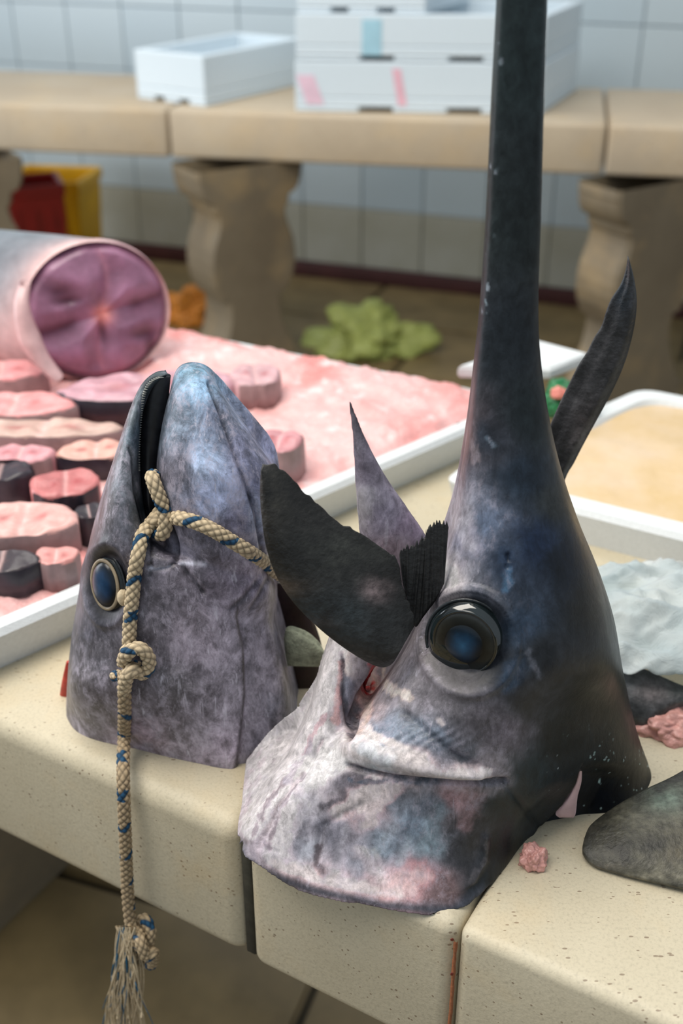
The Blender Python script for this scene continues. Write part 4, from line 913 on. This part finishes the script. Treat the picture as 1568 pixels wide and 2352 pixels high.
# plastic bag beside the nape
def bag():
    t_c = at_z(1540, 1545, ZT); V = []; n1_, n2_ = 90, 90
    o = at_z(1360, 1645, ZT+.0); A = np.array([.25, -.045, 0]); Bv = np.array([.02, .175, 0])
    for i in range(n1_):
        a = i/(n1_-1)
        for j in range(n2_):
            b = j/(n2_-1); p = o+A*a+Bv*b; pv = Vector((p[0], p[1], 0))
            e = (math.sin(math.pi*min(1, max(0, b*.96+.04)))**.45)*(math.sin(math.pi*(a*.94+.03))**.35)
            fold = .016*(.5-abs(mn.noise(Vector((a*3+b*3, b*5-a*3, 1.7)))))+.009*(.4-abs(mn.noise(Vector((a*7-b*5, b*6+a*6, 4)))))+.004*(.3-abs(mn.noise(Vector((a*15, b*13+a*5, 9)))))
            V.append([p[0], p[1], ZT+.018+(.056+.014*mn.noise(pv*11))*e+fold*1.5])
    F = [[i*n2_+j, (i+1)*n2_+j, (i+1)*n2_+j+1, i*n2_+j+1] for i in range(n1_-1) for j in range(n2_-1)]
    o = meshobj('plastic_bag', V, F, M['film'], None, loc=(t_c[0], t_c[1], ZT)); s_ = o.modifiers.new('s', 'SOLIDIFY'); s_.thickness = .0008
    tag(o, 'crumpled translucent white plastic bag beside the swordfish nape', 'bag')
bag()
# meat scraps
p_ = at_z(1222, 1985, ZT); crumple('meat_scrap', 'small pink meat scrap beside the swordfish gill cover', 'meat scrap', (p_[0], p_[1], ZT), .0085, .0085, .010, M['scrap'], 4.4, .45, 5)
p_ = at_z(1500, 1672, ZT); 

# ------------------------------------------------------------------ rope
def rope_tube(path, r, name, parent, phase=0.0, n_around=56, step=.0006, dirt=1.0):
    P = np.array(path); L = np.r_[0, np.cumsum(np.linalg.norm(np.diff(P, axis=0), axis=1))]; m = max(12, int(L[-1]/step))
    Q = resample(P, m); Tn = np.gradient(Q, axis=0); Tn /= np.linalg.norm(Tn, axis=1)[:, None]
    nrm = np.cross(Tn[0], [.3, .9, .1]); nrm /= np.linalg.norm(nrm); V = []; C_ = []
    tan_, blue = np.array(lin((200, 180, 148)))*dirt, np.array(lin((8, 66, 100))); pitch = r*.62; NS = 10
    th = np.linspace(0, 2*math.pi, n_around, endpoint=False); dl = L[-1]/(m-1)
    for i in range(m):
        nrm = nrm-Tn[i]*np.dot(nrm, Tn[i]); nrm /= np.linalg.norm(nrm); b = np.cross(Tn[i], nrm); l = i*dl
        a_ = th*NS/(2*math.pi)/1.0; bb = l/pitch+phase; p_ = (a_+bb)/2*1.0; q_ = (a_-bb)/2*1.0
        hgt = (np.abs(np.sin(math.pi*p_))*np.abs(np.sin(math.pi*q_)))**.5
        cell = (np.floor(p_).astype(int) % 5, np.floor(q_).astype(int) % 5)
        isb = ((cell[0] % 5 == 0) | (cell[1] % 5 == 2)) & ((bb+.37*np.sin(th)) % 9 < 3.0)
        rr = r*(.80+.27*hgt); end = min(1, math.sqrt(min(i, m-1-i)*dl/r*1.2+.02)); rr = rr*end
        V.append(Q[i]+np.outer(np.cos(th)*rr, nrm)+np.outer(np.sin(th)*rr, b))
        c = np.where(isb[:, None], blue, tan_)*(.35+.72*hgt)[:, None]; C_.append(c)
    V = np.concatenate(V); k = np.arange(n_around); k2 = (k+1) % n_around; F = []
    i = np.arange(m-1)[:, None]*n_around
    F = np.stack([i+k, i+k2, i+n_around+k2, i+n_around+k], -1).reshape(-1, 4)
    F = F.tolist()+[list(range(n_around))[::-1], [(m-1)*n_around+j for j in range(n_around)]]
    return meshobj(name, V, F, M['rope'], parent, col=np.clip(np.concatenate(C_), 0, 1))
RR = .0052
def on_tuna(x, y, off=RR*.9):
    h, n_ = hit(tunaBVH, x, y)
    if h is None: return at_y(x, y, .70)
    d = ray(x, y); d /= np.linalg.norm(d); return h-d*off
def on_face(x, y, off):                  # hanging in front of the counter's front face
    return at_plane(x, y, PC0-N1*off, N1)
p0_ = on_tuna(300, 1400)
rope = thing('rope', 'beige braided rope with blue flecks tied through the tuna mouth and hanging down', 'rope', on_face(290, 2150, .015))
def inmouth(x, y, v): return at_y(x, y, TY-v)
d0 = on_tuna(372, 1215, .012)[1]
main = [inmouth(352, 1092, .03), at_y(350, 1100, d0+.0), at_y(362, 1132, d0-.004), at_y(374, 1165, d0-.005), at_y(380, 1200, d0-.007), at_y(374, 1225, d0-.006), at_y(360, 1222, d0+.002), at_y(352, 1200, d0+.003), at_y(366, 1180, d0+.004), at_y(384, 1186, d0+.004)]
rope_tube(main, RR, 'mouth_loop', rope)
lead = [at_y(382, 1190, d0+.003), at_y(362, 1192, d0-.001), at_y(344, 1206, d0+.001)]+[on_tuna(x, y) for x, y in ((326, 1232), (317, 1275), (309, 1320), (304, 1370), (299, 1420), (297, 1460), (296, 1490))]
rope_tube(lead, RR, 'lead', rope, .3)
rt_ = [at_y(392, 1188, d0+.002)]+[on_tuna(x, y) for x, y in ((415, 1191), (450, 1200), (490, 1218), (530, 1242), (570, 1266), (608, 1292))]+[at_y(640, 1318, .735), at_y(665, 1330, .765)]
rope_tube(rt_, RR, 'jaw_strap', rope, .6)
# second knot
kc = on_tuna(305, 1525, RR*1.3)[1]
def K(x, y, f): return at_y(x, y, kc+f)
kn = [K(296, 1480, .002), K(290, 1500, .0), K(284, 1520, .000), K(292, 1500, -.006), K(318, 1489, -.008), K(338, 1505, -.006), K(342, 1530, -.004), K(326, 1547, -.003), K(308, 1538, -.008), K(297, 1546, -.010), K(287, 1570, -.006), K(285, 1590, -.001)]
rope_tube(kn, RR, 'knot', rope, .1)
rope_tube([K(318, 1524, -.004), K(290, 1548, .0), K(268, 1552, .001), K(252, 1548, .001)], RR*.85, 'knot_tail', rope, .2)
# hanging length
zed = at_plane(282, 1765, PC0-N1*.006, N1)
hang = [K(286, 1580, -.003)]+[on_tuna(x, y, RR*1.25) for x, y in ((286, 1610), (286, 1650), (285, 1690))]+[on_face(283, 1745, -.005), on_face(283, 1790, .006), on_face(285, 1860, .012), on_face(288, 1930, .014), on_face(291, 2000, .015), on_face(294, 2060, .016), on_face(300, 2120, .017)]
rope_tube(hang, RR*.97, 'hanging_length', rope, .45, dirt=np.array([.66, .62, .58]))
def H(x, y, f): return on_face(x, y, .016+f)
kn3 = [H(299, 2105, .0), H(304, 2140, .004), H(318, 2170, .004), H(338, 2172, .0), H(346, 2140, -.004), H(332, 2112, -.006), H(318, 2128, -.004), H(322, 2160, .008), H(336, 2195, .008), H(352, 2188, .002), H(348, 2214, -.003), H(320, 2200, -.003), H(300, 2160, .002), H(294, 2140, .004)]
rope_tube(kn3, RR*.92, 'knot', rope, .7, dirt=np.array([.75, .72, .68]))
def strands(name, cnt, mat, seed, sx):
    r_ = random.Random(seed); V = []; F = []
    for s in range(cnt):
        x0 = 288+r_.uniform(-14, 16); spread = r_.uniform(-1, 1); pts = []; x1 = 290+spread*sx; ln = r_.uniform(150, 300); wv = r_.uniform(-14, 14)
        for k in range(9):
            f = k/8; pts.append(H(x0+(x1-x0)*f**.7+wv*math.sin(f*5+s), 2128+ln*f, .004+r_.uniform(-.004, .004)*f+.004*math.sin(s)))
        Q = resample(pts, 22); rad = r_.uniform(.0005, .0011); b0 = len(V)
        for i, q in enumerate(Q):
            rr = rad*(1-.5*i/21)
            for k in range(5): a = 2*math.pi*k/5; V.append(q+np.array([math.cos(a)*rr, math.sin(a)*rr, 0]))
        F += [[b0+i*5+k, b0+i*5+(k+1) % 5, b0+(i+1)*5+(k+1) % 5, b0+(i+1)*5+k] for i in range(21) for k in range(5)]
    o = meshobj(name, V, F, mat, rope); o['kind'] = 'stuff'
strands('frayed_strands', 110, M['thread'], 5, 42); strands('blue_strands', 16, M['bluethread'], 9, 60)
# small pale toggle on the rope by the eye
hh = on_tuna(282, 1372, .0055); bm = bmesh.new(); bmesh.ops.create_uvsphere(bm, u_segments=20, v_segments=14, radius=1)
for v in bm.verts:
    k = 1+.12*mn.noise(v.co*2); v.co = Vector((v.co.x*.0042*k, v.co.y*.004*k, v.co.z*.0068*k))+Vector(hh-np.array(rope.location))
me = bpy.data.meshes.new('bead'); bm.to_mesh(me); bm.free(); me.polygons.foreach_set('use_smooth', [True]*len(me.polygons)); newobj('bead', me, M['thread'], rope)
# blood run at the right slab joint, a stain lying on the stone face
V = []; F = []; m = 40
for i in range(m):
    z = ZT-.012-(TH-.02)*i/(m-1); wd = .0011+.0006*mn.noise(Vector((i*.35, 0, 0))); c = PC0+E1*(.1722+.0005*mn.noise(Vector((i*.2, 3, 0))))
    for s in (-1, 1):
        for dd in (.0004, -.0012): V.append(c+E1*wd*s-N1*dd+np.array([0, 0, z]))
for i in range(m-1):
    a = i*4; b = a+4; F += [[a, b, b+2, a+2], [a, a+1, b+1, b], [a+2, b+2, b+3, a+3]]
meshobj('blood_run', V, F, M['blood'], counter)
for py_ in (2156, 2235):
    c = at_plane(1038, py_, PC0-N1*.0006, N1); b_ = crumple('blood_spot', '', '', (0, 0, 0), .0011, .0005, .0016, M['blooddark'], py_*.1, .3, 4, counter, 10); b_.location = Vector(c-np.array(counter.location))-Vector((0, 0, .002))
